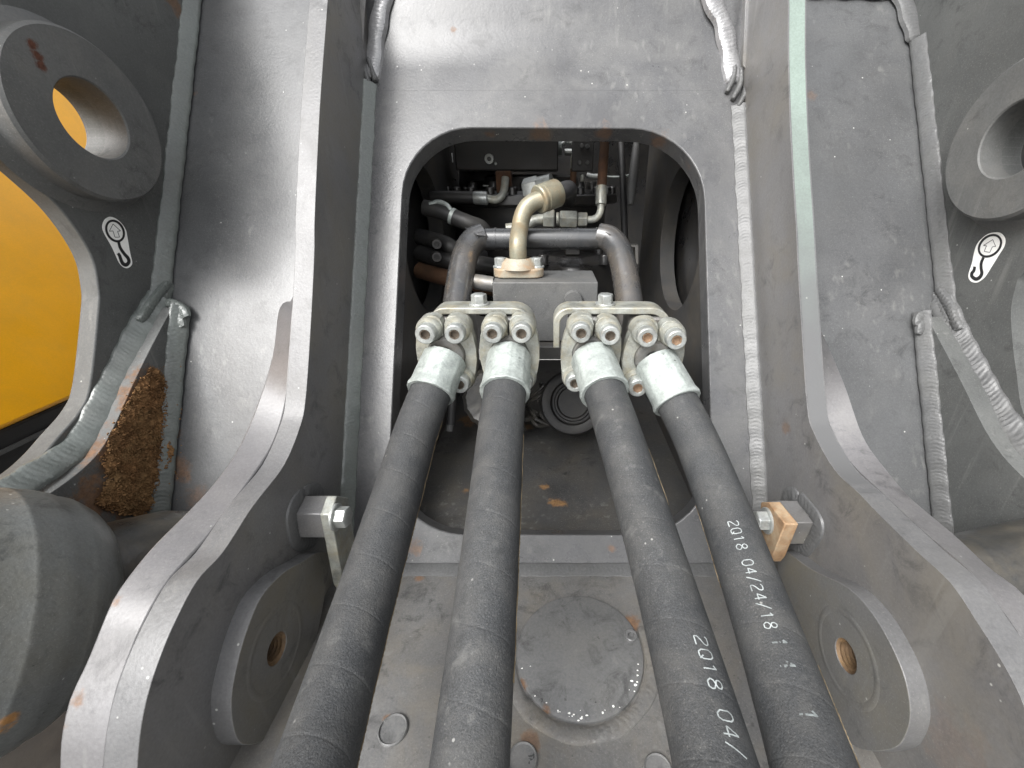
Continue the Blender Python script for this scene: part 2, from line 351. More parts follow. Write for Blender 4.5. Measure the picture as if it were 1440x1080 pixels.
M['black_pipe'] = mat('grey black steel pipe', (0.05, 0.052, 0.055), 0.25, spec=0.6, coat=0.5, grime=0.6, dust=(0.25, 0.18, 0.10), dust_amt=0.25, dscale=11, bump=0.08,
    rust=[(cam(655, 365, 0.70), 0.018, 0.8), (cam(650, 385, 0.70), 0.02, 0.7)], rustcol=(0.22, 0.14, 0.07))
M['dark'] = mat('dark engine paint', (0.022, 0.022, 0.023), 0.3, coat=0.5, spec=0.6, dust=(0.07, 0.06, 0.045), dust_amt=0.4, dscale=20, bump=0.2)
M['darkbox'] = mat('dark grey housing paint', (0.045, 0.044, 0.043), 0.48, dust=(0.09, 0.075, 0.06), dust_amt=0.3, dscale=20, bump=0.15)
M['block'] = mat('grey valve block paint', (0.095, 0.097, 0.097), 0.5, grime=0.7, dust=(0.19, 0.18, 0.16), dust_amt=0.3, speck=0.3, bump=0.15)
M['rubber'] = mat('black rubber', (0.02, 0.02, 0.021), 0.5, dust=(0.1, 0.09, 0.07), dust_amt=0.25, bump=0.2)
M['greasy'] = mat('greasy black steel', (0.03, 0.03, 0.029), 0.28, coat=0.5, dust=(0.10, 0.085, 0.06), dust_amt=0.6, dscale=22, bump=0.7, bscale=90, mottle=0.4,
    rust=[(cam(1410, 768, 0.41), 0.006, 0.0)])
M['barrel'] = mat('dusty grey barrel paint', (0.135, 0.142, 0.139), 0.38, grime=0.9, dust=(0.125, 0.118, 0.09), dust_amt=0.6, dscale=9, speck=0.6, fleck=0.8, bump=0.3,
    rust=[(cam(14, 1015, 0.33), 0.008, 1), (cam(8, 1030, 0.33), 0.007, 1), (cam(105, 960, 0.33), 0.006, 0.7)], rustcol=(0.22, 0.11, 0.035))
M['yellow'] = mat('yellow body paint', (0.92, 0.43, 0.004), 0.38, mottle=0.05, grain=0.04, coat=0.3, dust=(0.5, 0.3, 0.05), dust_amt=0.2, bump=0.05)
M['rustpipe'] = mat('rusty pipe', (0.075, 0.035, 0.018), 0.8, mottle=0.5, mscale=60, dust=(0.14, 0.08, 0.04), dust_amt=0.6, bump=0.4)
M['sticker'] = mat('white sticker film', (0.95, 0.95, 0.92), 0.4, mottle=0.04, grain=0.03, dust=(0.6, 0.58, 0.5), dust_amt=0.2, bump=0)
M['ink'] = mat('black sticker ink', (0.015, 0.015, 0.016), 0.45, mottle=0.05, bump=0)
M['thread'] = mat('rusty thread', (0.13, 0.085, 0.05), 0.5, metal=0.2, mottle=0.4, mscale=70, dust=(0.28, 0.17, 0.07), dust_amt=0.6, dscale=50, bump=0.3)
M['dirt'] = mat('dry brown soil', (0.16, 0.085, 0.038), 0.95, spec=0.2, mottle=0.55, mscale=45, grain=0.4, gscale=300, dust=(0.24, 0.15, 0.07), dust_amt=0.9, dscale=30, bump=0.8)
M['ground'] = mat('grey gravel ground', (0.20, 0.195, 0.185), 0.9, mottle=0.3, mscale=1.5, grain=0.3, gscale=60, bump=0.5, bscale=30)

# ------------------------------------------------------------------ ground
g = NB()
for ring in ((-300, -300), (300, -300), (300, 300), (-300, 300)): g.verts.new((ring[0], ring[1], 0))
g.faces.new(g.verts[:]); go = obj('ground', g, M['ground']); go['kind'] = 'structure'

# ------------------------------------------------------------------ the welded machine frame
frame = thing('machine_frame', (0, 0.55, FZ), 'dark grey welded steel frame with a rounded opening in its middle plate', 'machine frame')
XL, XR = -0.2838, 0.2895
# centre plate with its opening
opening_px = roundpoly([(570, 179), (988, 181), (1004, 753), (543, 751)], [98, 104, 108, 105], 10)
def cpx(x, v, off=0.0):               # point of the centre plate at world x, image row v
    p = on(CX, v, CPK(off)); return Vector((x, p.y, p.z))
outline = [cpx(XL - .02, 84), cpx(XR + .02, 84), cpx(XR + .02, 812), cpx(XL - .02, 812)]
obj('centre_plate', prism(NB(), outline, -CPN * 0.031, [[on(u, v, CPL) for u, v in opening_px]]), M['plate'], frame, bevel=0.0018)
# its top steepens towards the camera, the bend shaped to catch sun glare
bm = NB(); p0 = cpx(0, 127, -0.00012); ang0 = math.atan2(CPU.z, CPU.y); rows = []; q = p0.copy(); ang = ang0; prof = [q.copy()]
q = q + Vector((0, math.cos(ang), math.sin(ang))) * 0.035; prof.append(q.copy())
for k in range(14): ang += R(17) / 14; q = q + Vector((0, math.cos(ang), math.sin(ang))) * 0.0055; prof.append(q.copy())
for k in range(2): q = q + Vector((0, math.cos(ang), math.sin(ang))) * 0.05; prof.append(q.copy())
prism(bm, [Vector((XL - .02, p.y, p.z)) for p in prof] + [Vector((XL - .02, p.y, p.z)) + Vector((0, .03, -.012)) for p in reversed(prof)], Vector((XR - XL + .04, 0, 0)))
obj('bent_top_plate', bm, M['plate'], frame, sharp=50)
# side plates
LH, RHH = on(390, 912, XP(-0.267)), on(1189, 922, XP(0.274))
def circle(c, r, n=48, x=None): return [Vector((c.x if x is None else x, c.y + r * math.cos(2 * math.pi * k / n), c.z + r * math.sin(2 * math.pi * k / n))) for k in range(n)]
LIN = [(466, -90), (461, 0), (450, 150), (443, 300), (442, 360), (437, 460), (430, 560), (422, 600), (400, 653), (367, 697), (350, 720), (313, 777), (277, 817), (247, 873), (227, 920), (210, 970), (199, 1020), (193, 1080), (190, 1180), (195, 1330)]
RIN = [(1106, -90), (1108, 0), (1108, 83), (1112, 200), (1120, 333), (1121, 360), (1127, 460), (1135, 573), (1145, 610), (1173, 660), (1207, 693), (1233, 720), (1287, 773), (1337, 820), (1373, 873), (1403, 920), (1427, 963), (1442, 1000), (1462, 1080), (1475, 1180), (1480, 1330)]
def back_pts(x, pl_off, v_list): return [Vector((x, on(CX, v, CPK(pl_off)).y, on(CX, v, CPK(pl_off)).z)) for v in v_list]
for px, x, t, m in ((LIN, XL, -0.0232, M['side']), (RIN, XR, 0.0225, M['side'])):
    pts = [on(p[0], p[1], XP(x)) for p in smooth(px, 5)]
    pts += back_pts(x, 0.05, [1250, 900, 600, 300, 0, -200])
    o = obj('side_plate', prism(NB(), pts, Vector((t, 0, 0)), [circle(LH if x < 0 else RHH, .0145, 32, x)]), m, frame, bevel=0.0016)
    o.data.materials.append(M['edge'])
    for f in o.data.polygons:
        if abs(f.normal.x) < .5: f.material_index = 1
# pale edge of the right side plate: its flame-cut edge has a green tint fading to grey lower down
bm = NB(); prev = None
for p in smooth([q for q in RIN if q[1] < 700], 5):
    a = on(p[0], p[1], XP(XR)); tw = ORG - a; tw.x = 0; tw.normalize()
    r0 = bm.verts.new(a + tw * 0.0003 + XV * 0.0018); r1 = bm.verts.new(a + tw * 0.0003 + XV * 0.0207)
    if prev: bm.faces.new((prev[0], prev[1], r1, r0))
    prev = (r0, r1)
obj('green_edge', bm, M['mint'], frame, label='pale green front edge of the right side plate')
# doublers outside the side plates
LDB = [(414, 424), (393, 432), (383, 500), (360, 573), (333, 633), (300, 680), (263, 720), (213, 770), (173, 820), (153, 853), (123, 927), (97, 983), (85, 1037), (83, 1080), (82, 1180), (88, 1330)]
RDB = [(1148, 455), (1156, 468), (1187, 540), (1213, 613), (1243, 657), (1277, 697), (1303, 720), (1347, 757), (1393, 800), (1440, 837), (1500, 915), (1540, 980), (1560, 1050), (1570, 1180), (1580, 1330)]
def evenly(pts, n):
    P = Path(pts); return [P.at(P.L * k / (n - 1)) for k in range(n)]
class Path:
    def __init__(s, pts):
        s.p = pts; s.s = [0]
        for a, b in zip(pts[:-1], pts[1:]): s.s.append(s.s[-1] + (b - a).length)
        s.L = s.s[-1]
    def at(s, q):
        q = min(max(q, 0), s.L - 1e-6); lo, hi = 0, len(s.s) - 1
        while hi - lo > 1:
            m = (lo + hi) // 2
            if s.s[m] <= q: lo = m
            else: hi = m
        f = (q - s.s[lo]) / (s.s[hi] - s.s[lo]); return s.p[lo] + (s.p[hi] - s.p[lo]) * f
    def frame(s, q):
        t = (s.at(q + .004) - s.at(q - .004)).normalized(); p = s.at(q)
        c = ORG - p; c = (c - t * c.dot(t)).normalized(); b = c.cross(t)
        if b.x < 0: b = -b
        return p, t, c, b
    def at_row(s, v):                                   # arc length where the path crosses image row v
        for i, p in enumerate(s.p):
            d = p - ORG; y = d.y * CT - d.z * ST; z = d.y * ST + d.z * CT
            if CY - F * z / y >= v: return s.s[i]
        return s.L
for px, side, x, xs, xi in ((LDB, LIN, -0.339, XL, XL - .0236), (RDB, RIN, 0.339, XR, XR + .0229)):
    outer = evenly([on(p[0], p[1], XP(x)) for p in smooth(px, 6)], 70)
    prof_ = [on(p[0], p[1], XP(xs)) for p in smooth(side, 8)]
    inner = []
    for p in outer:                                     # nearest point of the side plate's front edge, 1.5 mm behind it
        q = min(prof_, key=lambda w_: (w_.y - p.y) ** 2 + (w_.z - p.z) ** 2); inner.append(Vector((xi, q.y + .0015, q.z)))
    inner = evenly(smooth(inner[::6] + [inner[-1]], 6), 70)
    bk = [1250, 900, 600, 430]; ob, ib = back_pts(x, 0.0, bk), back_pts(xi, 0.0, bk)
    bm = NB(); A = [bm.verts.new(p) for p in outer + ob]; B = [bm.verts.new(p) for p in inner + ib]
    bm.faces.new(A); bm.faces.new(B[::-1])
    for k in range(len(A)): bm.faces.new((A[k - 1], A[k], B[k], B[k - 1]))
    obj('doubler_plate', bm, M['doubler'], frame, bevel=0.0015)
# web panels between side plate and outer plate
for x0, x1 in ((OUT_L, XL - .02), (XR + .02, OUT_R)):
    pts = [cpx(x0, -140, 0.004), cpx(x1, -140, 0.004), cpx(x1, 1000, 0.004), cpx(x0, 1000, 0.004)]
    obj('web_panel', prism(NB(), pts, -CPN * 0.02), M['panel'], frame)
# outer plates with bosses
BL = on(133, 168, XP(-0.535)); BR = on(1425, 196, XP(0.535)); RH, RB = 0.0405, 0.0885
LO = [(-40, 205), (0, 219), (43, 253), (90, 300), (127, 357), (138, 403), (138, 437), (127, 540), (113, 577), (83, 613), (57, 643), (25, 670), (-40, 708), (-200, 790)]
RO = [(1600, 300), (1500, 345), (1440, 383), (1428, 405), (1422, 437), (1424, 480), (1430, 527), (1440, 583), (1475, 640), (1560, 720), (1700, 800)]
def circle(c, r, n=48, x=None): return [Vector((c.x if x is None else x, c.y + r * math.cos(2 * math.pi * k / n), c.z + r * math.sin(2 * math.pi * k / n))) for k in range(n)]
for px, x, t, bc in ((LO, OUT_L, -0.023, BL), (RO, OUT_R, 0.023, BR)):
    s = -1 if x < 0 else 1
    u0 = -330 if s < 0 else 1880
    pts = [on(u0, -300, XP(x)), on(CX + s * 837, 100, XP(x)) if s < 0 else on(1640, 120, XP(x))] + [on(p[0], p[1], XP(x)) for p in smooth(px, 5)]
    pts += [on(u0 + s * 200, 1000, XP(x))] + back_pts(x, 0.03, [1000, 600, 200, -250])
    obj('outer_plate', prism(NB(), pts, Vector((t, 0, 0)), [circle(bc, RH, 48, x)]), M['outer'], frame, bevel=0.0016)
    prof = [(RH, 0.0535 - abs(0)), (RH, 0.0015), (RH + .0015, 0), (RB - .003, 0), (RB, 0.003), (RB, 0.022), (RB + .005, 0.0255), (RB + .013, 0.0295)]
    obj('pin_boss', lathe(NB(), prof, Vector((s * 0.535, bc.y, bc.z)), (s, 0, 0), 72), M['boss'], frame)
    # inner lining of the hole
# doublers low on the outer plates, with soil caught behind
LD2 = [(243, 432), (238, 440), (213, 487), (187, 540), (160, 600), (133, 643), (80, 687), (0, 735), (-150, 815)]
RD2 = [(1302, 446), (1308, 454), (1350, 533), (1393, 617), (1440, 672), (1520, 740), (1700, 830)]
for px, x, t in ((LD2, -0.533, -0.0115), (RD2, 0.528, 0.0145)):
    s = -1 if x < 0 else 1
    pts = [on(p[0], p[1], XP(x)) for p in smooth(px, 5)] + [on(px[-1][0] + s * 60, 1000, XP(x))] + back_pts(x, 0.02, [1000, 700, 460])
    obj('lower_doubler', prism(NB(), pts, Vector((t * 2.8, 0, 0))), M['outer'], frame, bevel=0.0015)
# welds ---------------------------------------------------------------
def line_cp(x, v0, v1, n=40): return [cpx(x, v0 + (v1 - v0) * k / n) for k in range(n + 1)]
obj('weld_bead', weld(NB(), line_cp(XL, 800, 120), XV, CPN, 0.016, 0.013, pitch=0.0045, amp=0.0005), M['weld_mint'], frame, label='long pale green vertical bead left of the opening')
obj('weld_bead', weld(NB(), line_cp(XR, 800, 150), -XV, CPN, 0.019, 0.009, pitch=0.005, amp=0.0005), M['weld'], frame)
# outer corner welds of the web panels
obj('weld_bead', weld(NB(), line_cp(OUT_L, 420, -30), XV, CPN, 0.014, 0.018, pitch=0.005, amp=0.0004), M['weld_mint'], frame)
obj('weld_bead', weld(NB(), line_cp(OUT_R, 430, 60), -XV, CPN, 0.012, 0.018, pitch=0.005, amp=0.0007), M['weld'], frame)
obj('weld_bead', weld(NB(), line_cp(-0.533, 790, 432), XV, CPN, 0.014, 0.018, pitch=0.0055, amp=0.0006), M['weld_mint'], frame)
obj('weld_bead', weld(NB(), line_cp(0.528, 790, 440), -XV, CPN, 0.013, 0.017, pitch=0.005, amp=0.0008), M['weld'], frame)
# bands across the top of the web panels
for x0, x1, v0, vc in ((OUT_L, XL - .02, -10, -60), (OUT_R, XR + .02, 60, -14)):
    s = 1 if x0 < 0 else -1
    path = [cpx(x0 + s * 0.002, v0), cpx(x0 + s * .006, v0 - 22), cpx(x0 + s * .02, vc + 6), cpx(x0 + s * .05, vc), cpx(x1, vc - 4)]
    obj('weld_bead', blob_weld(NB(), smooth([p + CPN * .002 for p in path], 8), CPN, 0.030, amp=0.0005, hgt=0.005), M['weld'], frame)
# diagonal welds along the lower doublers
def diag(px, x, s, A, B, wa, wb, m, amp, pitch):
    pts = [on(p[0], p[1], XP(x)) for p in smooth(px, 6)]
    obj('weld_bead', weld(NB(), pts, A, B, wa, wb, pitch=pitch, amp=amp, bulge=0.15), m, frame)
fw = (ORG + Vector((0, 0.2, -0.1)) - Vector((0, 0.5, 1.4)))
dl = (on(60, 560, XP(OUT_L)) - on(170, 640, XP(OUT_L))).normalized()
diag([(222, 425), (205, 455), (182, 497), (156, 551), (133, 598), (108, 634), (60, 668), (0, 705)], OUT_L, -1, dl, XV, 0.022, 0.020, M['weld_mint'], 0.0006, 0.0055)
dr = (on(1470, 560, XP(OUT_R)) - on(1390, 640, XP(OUT_R))).normalized()
diag([(1322, 430), (1335, 455), (1372, 533), (1412, 602), (1445, 645), (1500, 700)], OUT_R, 1, dr, -XV, 0.026, 0.018, M['weld'], 0.0011, 0.0062)
# knots of weld where three beads meet
def knot(px, pl, nrm, m, w, amp=0.002, hgt=0.007, lift=0.0): 
    bm = NB()
    for line, ww in zip(px, w if isinstance(w, list) else [w] * len(px)):
        blob_weld(bm, smooth([on(u, v, pl) + Vector(nrm) * lift for u, v in line], 6), nrm, ww, amp=amp, hgt=hgt)
    obj('weld_knot', bm, m, frame)
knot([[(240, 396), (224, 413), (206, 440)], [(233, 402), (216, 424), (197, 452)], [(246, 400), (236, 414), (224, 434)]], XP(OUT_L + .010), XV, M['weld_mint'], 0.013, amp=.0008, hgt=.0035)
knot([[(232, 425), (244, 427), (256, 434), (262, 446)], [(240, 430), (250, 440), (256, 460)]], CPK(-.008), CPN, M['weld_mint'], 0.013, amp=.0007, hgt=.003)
knot([[(1310, 412), (1322, 430), (1336, 458)], [(1318, 405), (1333, 428), (1348, 464)], [(1304, 418), (1316, 440), (1328, 466)]], XP(OUT_R - .010), -XV, M['weld'], 0.013, amp=.0012, hgt=.0035)
knot([[(1290, 458), (1292, 447), (1296, 443), (1306, 446)], [(1292, 470), (1296, 456), (1302, 452)]], CPK(-.008), CPN, M['weld'], 0.012, amp=.0009, hgt=.003)
# top corner ribs, heavy beads and their knots, left and right of the centre plate
def bend_off(v): return max(0, 84 - v) * 0.00026
def bpt(u, v, off=0.0): return on(u, v, CPK(-bend_off(v) - off))
def bent_knot(lines, m, w, amp, hgt, off=0.0, pitch=0.006):
    bm = NB()
    for ln in lines: blob_weld(bm, [bpt(u, v, off) for u, v in (tuple(p) for p in smooth(ln, 6))], CPN, w, amp=amp, hgt=hgt, pitch=pitch)
    obj('weld_knot', bm, m, frame)
def rib(px):
    a = [bpt(u, v, .014) for u, v in px]; b = [bpt(u, v, -.01) for u, v in px]; bm = NB()
    A = [bm.verts.new(p) for p in a]; B = [bm.verts.new(p) for p in b]; bm.faces.new(A); bm.faces.new(B[::-1])
    for k in range(len(A)): bm.faces.new((A[k - 1], A[k], B[k], B[k - 1]))
    return bm
obj('corner_rib', rib([(474, -40), (518, -40), (513, 20), (511, 84), (500, 104), (480, 100)]), M['side'], frame, bevel=0.0015)
obj('corner_rib', rib([(1050, -40), (1086, -40), (1080, 30), (1076, 92), (1058, 108), (1044, 92), (1047, 20)]), M['side'], frame, bevel=0.0015)
bent_knot([[(546, -40), (539, 0), (531, 40), (527, 80), (524, 112)]], M['weld_bright'], 0.027, .0009, .008, pitch=.005)
bent_knot([[(503, 88), (506, 106), (512, 128)], [(511, 84), (515, 104), (520, 122)], [(518, 82), (524, 100), (528, 114)], [(496, 96), (499, 118), (503, 138)], [(490, 92), (492, 118), (496, 140)]], M['weld'], .009, .0007, .006, .004)
bent_knot([[(484, 18), (486, 60), (488, 98), (491, 130)], [(491, 34), (493, 70), (496, 110)]], M['weld_mint'], .009, .0006, .004, .014)
bent_knot([[(986, -40), (1000, 0), (1015, 30), (1023, 62), (1028, 98), (1030, 118)]], M['weld_bright'], 0.029, .0009, .008, pitch=.005)
bent_knot([[(1033, 92), (1030, 112), (1022, 130)], [(1041, 96), (1040, 120), (1030, 140)], [(1049, 104), (1048, 130), (1038, 150)], [(1058, 104), (1056, 136), (1046, 160)], [(1065, 96), (1063, 140), (1052, 174)], [(1070, 84), (1069, 120), (1062, 150)]], M['weld'], .009, .0007, .006, .004)
bent_knot([[(1072, 30), (1071, 70), (1069, 108)], [(1080, 34), (1078, 72), (1074, 104)]], M['weld_bright'], .009, .0006, .004, .014)
# floor plate, weld to the centre plate
zf = cpx(0, 797); 
pts = [Vector((XL - .02, zf.y + .01, FZ)), Vector((XR + .02, zf.y + .01, FZ)), Vector((XR + .02, -0.25, FZ)), Vector((XL - .02, -0.25, FZ))]
obj('floor_plate', prism(NB(), pts, Vector((0, 0, -0.03))), M['floor'], frame)
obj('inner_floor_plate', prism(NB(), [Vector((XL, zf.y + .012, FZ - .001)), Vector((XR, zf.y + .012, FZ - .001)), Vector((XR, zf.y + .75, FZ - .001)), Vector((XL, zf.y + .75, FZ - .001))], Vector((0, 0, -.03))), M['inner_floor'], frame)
bl = [Vector((XL + (XR - XL) * k / 40, zf.y, FZ)) for k in range(41)]
obj('weld_bead', weld(NB(), bl, -YV, CPU, 0.016, 0.006, pitch=0.006, amp=0.0004, bulge=0.1), M['weld'], frame)
# lugs on the inner faces of the side plates
LLUG = [(447, 777), (425, 790), (397, 807), (367, 840), (347, 887), (333, 937), (325, 987), (330, 1030), (343, 1047), (373, 1040), (402, 1005), (430, 950), (450, 875), (462, 803), (464, 780)]
RLUG = [(1104, 775), (1140, 800), (1193, 827), (1227, 863), (1253, 907), (1272, 953), (1280, 997), (1276, 1027), (1260, 1051), (1222, 1056), (1190, 1040), (1150, 985), (1120, 910), (1098, 830), (1094, 785)]
LH, RHH = on(390, 912, XP(-0.267)), on(1189, 922, XP(0.274))
def thread_prof(r, n, d): 
    out = []
    for k in range(n): out += [(r, d * k / n), (r + 0.0024, d * (k + .5) / n)]
    return out
for px, x, c, xs in ((LLUG, -0.267, LH, XL), (RLUG, 0.274, RHH, XR)):
    s = -1 if x < 0 else 1
    pts = [on(p[0], p[1], XP(x)) for p in smooth(px, 5, True)]
    rh = 0.0125
    lug = obj('threaded_lug', prism(NB(), pts, Vector((xs - x + s * .001, 0, 0)), [circle(c, rh + .002, 32, x)]), M['lug'], frame, bevel=0.0014)
    lug.data.materials.append(M['edge'])
    for f in lug.data.polygons:
        if abs(f.normal.x) < .5: f.material_index = 1
    obj('thread', lathe(NB(), [(rh + .0025, 0.0002), (rh, .003)] + [(r, h + .003) for r, h in thread_prof(rh - .0016, 9, 0.032)] + [(0, .036)], Vector((x, c.y, c.z)), (s, 0, 0), 40), M['thread'], lug)
    rg = NB(); lathe(rg, [(rh + .022, .0004), (rh + .0235, -.0002), (rh + .029, -.0002), (rh + .0305, .0004)], Vector((x, c.y, c.z)), (s, 0, 0), 64); obj('worn_ring', rg, M['lug'], lug)
# round access cover, its weld ring, plugs in the floor
cc = wZ(815, 917, FZ); rc = 0.0695
cov = obj('access_cover', lathe(NB(), [(0, .0035), (rc - .004, .0035), (rc - .001, .0025), (rc, .0005), (rc, -.002)], cc, ZV, 72), M['cover'], frame)
pc_ = NB()
for k in range(28):
    q = R(rnd.uniform(-165, -10)); rr = rc - rnd.uniform(.0015, .007) * (1 if rnd.random() < .8 else 2.2); sz_ = rnd.uniform(.0005, .0016); c0 = cc + Vector((math.cos(q) * rr, math.sin(q) * rr, .0038))
    pc_.faces.new([pc_.verts.new(c0 + Vector((math.cos(a_) * sz_ * rnd.uniform(.5, 1.5), math.sin(a_) * sz_ * rnd.uniform(.4, 1), 0))) for a_ in [R(60 * w_) for w_ in range(6)]])
obj('paint_chips', pc_, M['sticker'], cov, label='white paint chips along the lower rim of the round cover')['kind'] = 'stuff'
ring_pts = [cc + Vector((math.cos(R(q)) * .0785, math.sin(R(q)) * .0785, 0.0)) for q in range(-178, 24, 4)]
obj('weld_ring', blob_weld(NB(), ring_pts, ZV, 0.017, amp=0.0003, hgt=0.0025, pitch=.007), M['floor'], frame)
def hexhead(bm, c, axis, r, h, ref=None, a0=0.0):
    return lathe(bm, [(0, h), (r * 0.80, h), (r * 0.86, h - r * .03), (r, h - r * .12), (r, 0)], c, axis, 6, ref, None, a0)
def plug(u, v, r, hexs=False):
    c = wZ(u, v, FZ); p = obj('plug', lathe(NB(), [(0, .0012), (r * .86, .0012), (r * .93, .003), (r, .002), (r, -.001)], c, ZV, 32), M['cover'], frame)
plug(553, 1027, 0.0135); plug(735, 1069, 0.0135); plug(925, 1084, 0.0125)
c = wZ(887, 898, FZ); bm = NB(); lathe(bm, [(0, .003), (.0035, .003), (.0036, .0065), (.0062, .0068), (.007, .006), (.007, 0)], c, ZV, 24); lathe(bm, [(.0085, .0002), (.0085, .003), (.0072, .003)], c, ZV, 32)
obj('plug', bm, M['cover'], frame, label='small screw plug at the right rim of the round cover')
# inner side walls behind the opening, each with a big oval cut-out
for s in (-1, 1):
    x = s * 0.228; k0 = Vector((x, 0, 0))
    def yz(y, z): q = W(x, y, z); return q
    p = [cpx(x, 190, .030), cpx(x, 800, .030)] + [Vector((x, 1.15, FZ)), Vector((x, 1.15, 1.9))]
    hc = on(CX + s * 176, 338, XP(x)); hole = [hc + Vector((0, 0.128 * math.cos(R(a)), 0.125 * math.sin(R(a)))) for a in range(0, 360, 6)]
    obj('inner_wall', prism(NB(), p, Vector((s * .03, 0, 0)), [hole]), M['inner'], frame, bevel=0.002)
# ------------------------------------------------------------------ engine bay shell, added to keep the interior dark
bay = NB()
box(bay, (0, 1.63, 1.5), 1.2, .02, 1.0); box(bay, (0, 1.42, 1.98), 1.2, .4, .02); box(bay, (-.52, 1.4, 1.5), .02, .42, .98); box(bay, (.52, 1.4, 1.5), .02, .42, .98)
for s_ in (-1, 1): prism(bay, [cpx(s_ * .27, 190, .07), cpx(s_ * .27, 800, .07), Vector((s_ * .27, 1.19, FZ)), Vector((s_ * .27, 1.19, 1.85))], Vector((s_ * .01, 0, 0)))  # dark sheets added behind the oval cut-outs so they read black
bo = obj('dark_bay_shell', bay, M['dark']); bo['kind'] = 'structure'
# stickers -----------------------------------------------------------
def sticker(ox, oy, x, outl, ell, hook, arrow, label):
    s = -1 if x < 0 else 1
    def put(px, py, lift): return on(ox + px / 10.8, oy + py / 10.8, XP(x - s * lift))
    st = obj('sticker', prism(NB(), [put(p.x, p.y, .0005) for p in smooth(outl, 4, True)], Vector((s * .0004, 0, 0))), M['sticker'], frame, label=label)
    c, a, b, t = ell; bm = NB(); e = []
    for k in range(49):
        q = 2 * math.pi * k / 48; e.append((c[0] + a * math.cos(q) * math.cos(t) - b * math.sin(q) * math.sin(t), c[1] + a * math.cos(q) * math.sin(t) + b * math.sin(q) * math.cos(t)))
    stroke(bm, e, 34, put, .0009)
    hp = smooth(hook, 5); stroke(bm, hp, [56 - 30 * abs(k / (len(hp) - 1) - 0.55) for k in range(len(hp))], put, .0009)
    obj('ring_symbol', bm, M['ink'], st)
    bm = NB(); ar = []
    for i in range(len(arrow)):
        p, n = Vector(arrow[i]), Vector(arrow[(i + 1) % len(arrow)]); stroke(bm, [p, n], 8, put, .0009)
    obj('arrow_symbol', bm, M['ink'], st)
sticker(120, 290, OUT_L, [(390,160),(470,190),(560,270),(620,370),(640,470),(680,700),(712,840),(700,900),(640,942),(570,920),(510,850),(470,760),(400,610),(320,470),(270,370),(260,290),(290,210),(340,170)],
        ((452, 376), 166, 122, R(60)), [(505,540),(530,630),(590,720),(650,790),(660,850),(620,890),(570,870),(540,810),(520,750),(495,715)],
        [(420,270),(535,375),(490,380),(520,470),(450,470),(420,375),(365,380)], 'white lifting point sticker on the left outer plate below its boss')
sticker(1340, 310, OUT_R, [(640,180),(720,190),(780,250),(795,320),(770,410),(700,520),(600,680),(500,840),(440,900),(370,942),(290,935),(240,880),(240,800),(290,640),(320,490),(360,370),(430,280),(530,205)],
        ((563, 385), 190, 138, R(-42)), [(465,560),(430,650),(430,730),(440,800),(410,860),(350,890),(290,850),(290,800),(320,760),(330,700)],
        [(605,290),(650,395),(600,400),(560,485),(475,470),(510,385),(465,380)], 'white lifting point sticker on the right outer plate below its boss')

# ------------------------------------------------------------------ bolted end plates on the side plates
def hex_bolt(parent, c, axis, r, h, m=None, washer=True, name='hex_bolt', ref=None, a0=0.2):
    b = obj(name, hexhead(NB(), Vector(c) + Vector(axis) * (0.0022 if washer else 0), axis, r, h, ref, a0), m or M['bolt'], parent, bevel=r * .05)
    if washer: obj('washer', lathe(NB(), [(0, .0024), (r * 1.22, .0024), (r * 1.28, .0016), (r * 1.28, 0)], c, axis, 32), m or M['bolt'], b)
    return b
def stop_block(s, x_side, blk, plate_px, bolt_px, label, m_plate, xf, xp):
    t = thing('clamp_block', on(blk[0][0], blk[0][1], XP(xf)), label, 'clamp block', 'bolted clamp blocks on the side plates')
    pts = [on(u, v, XP(xf)) for u, v in blk]
    obj('steel_block', prism(NB(), pts, Vector((x_side - xf, 0, 0))), M['side'], t, bevel=0.0012)
    pp = [on(u, v, XP(xp)) for u, v in plate_px]
    obj('end_plate', prism(NB(), pp, Vector((xf - xp, 0, 0)) * 0.98), m_plate, t, bevel=0.0012)
    c = on(bolt_px[0], bolt_px[1], XP(xp)); hex_bolt(t, c, Vector((-s, 0, 0)), 0.0118, 0.0125, ref=(0, 0, 1))
    # weld around the block root
    cen = sum((on(u, v, XP(x_side)) for u, v in blk), Vector()) / len(blk)
    root = [p + (x_side - xf) * XV for p in pts]; root = [cen0 + (p - cen0) * 1.12 for p in root for cen0 in [sum(root, Vector()) / len(root)]]
    path = smooth(root, 8, True)
    obj('weld_bead', blob_weld(NB(), path + path[:1], Vector((-s, 0, 0)), 0.020, amp=0.0006, hgt=0.0035), M['weld'], t)
stop_block(-1, XL, [(466, 697), (453, 723), (458, 756), (478, 752), (484, 700)], [(474, 697), (465, 724), (483, 822), (487, 828), (500, 765), (490, 700)], (472, 727), 'grey clamp block with cream plate and bolt on the left side plate', M['zinc_cream'], -0.252, -0.240)
stop_block(1, XR, [(1092, 704), (1114, 735), (1101, 765), (1085, 760), (1078, 706)], [(1080, 706), (1104, 737), (1086, 783), (1080, 790), (1066, 750), (1070, 706)], (1079, 732), 'grey clamp block with rust orange plate on the right side plate', M['rusty_plate'], 0.263, 0.248)

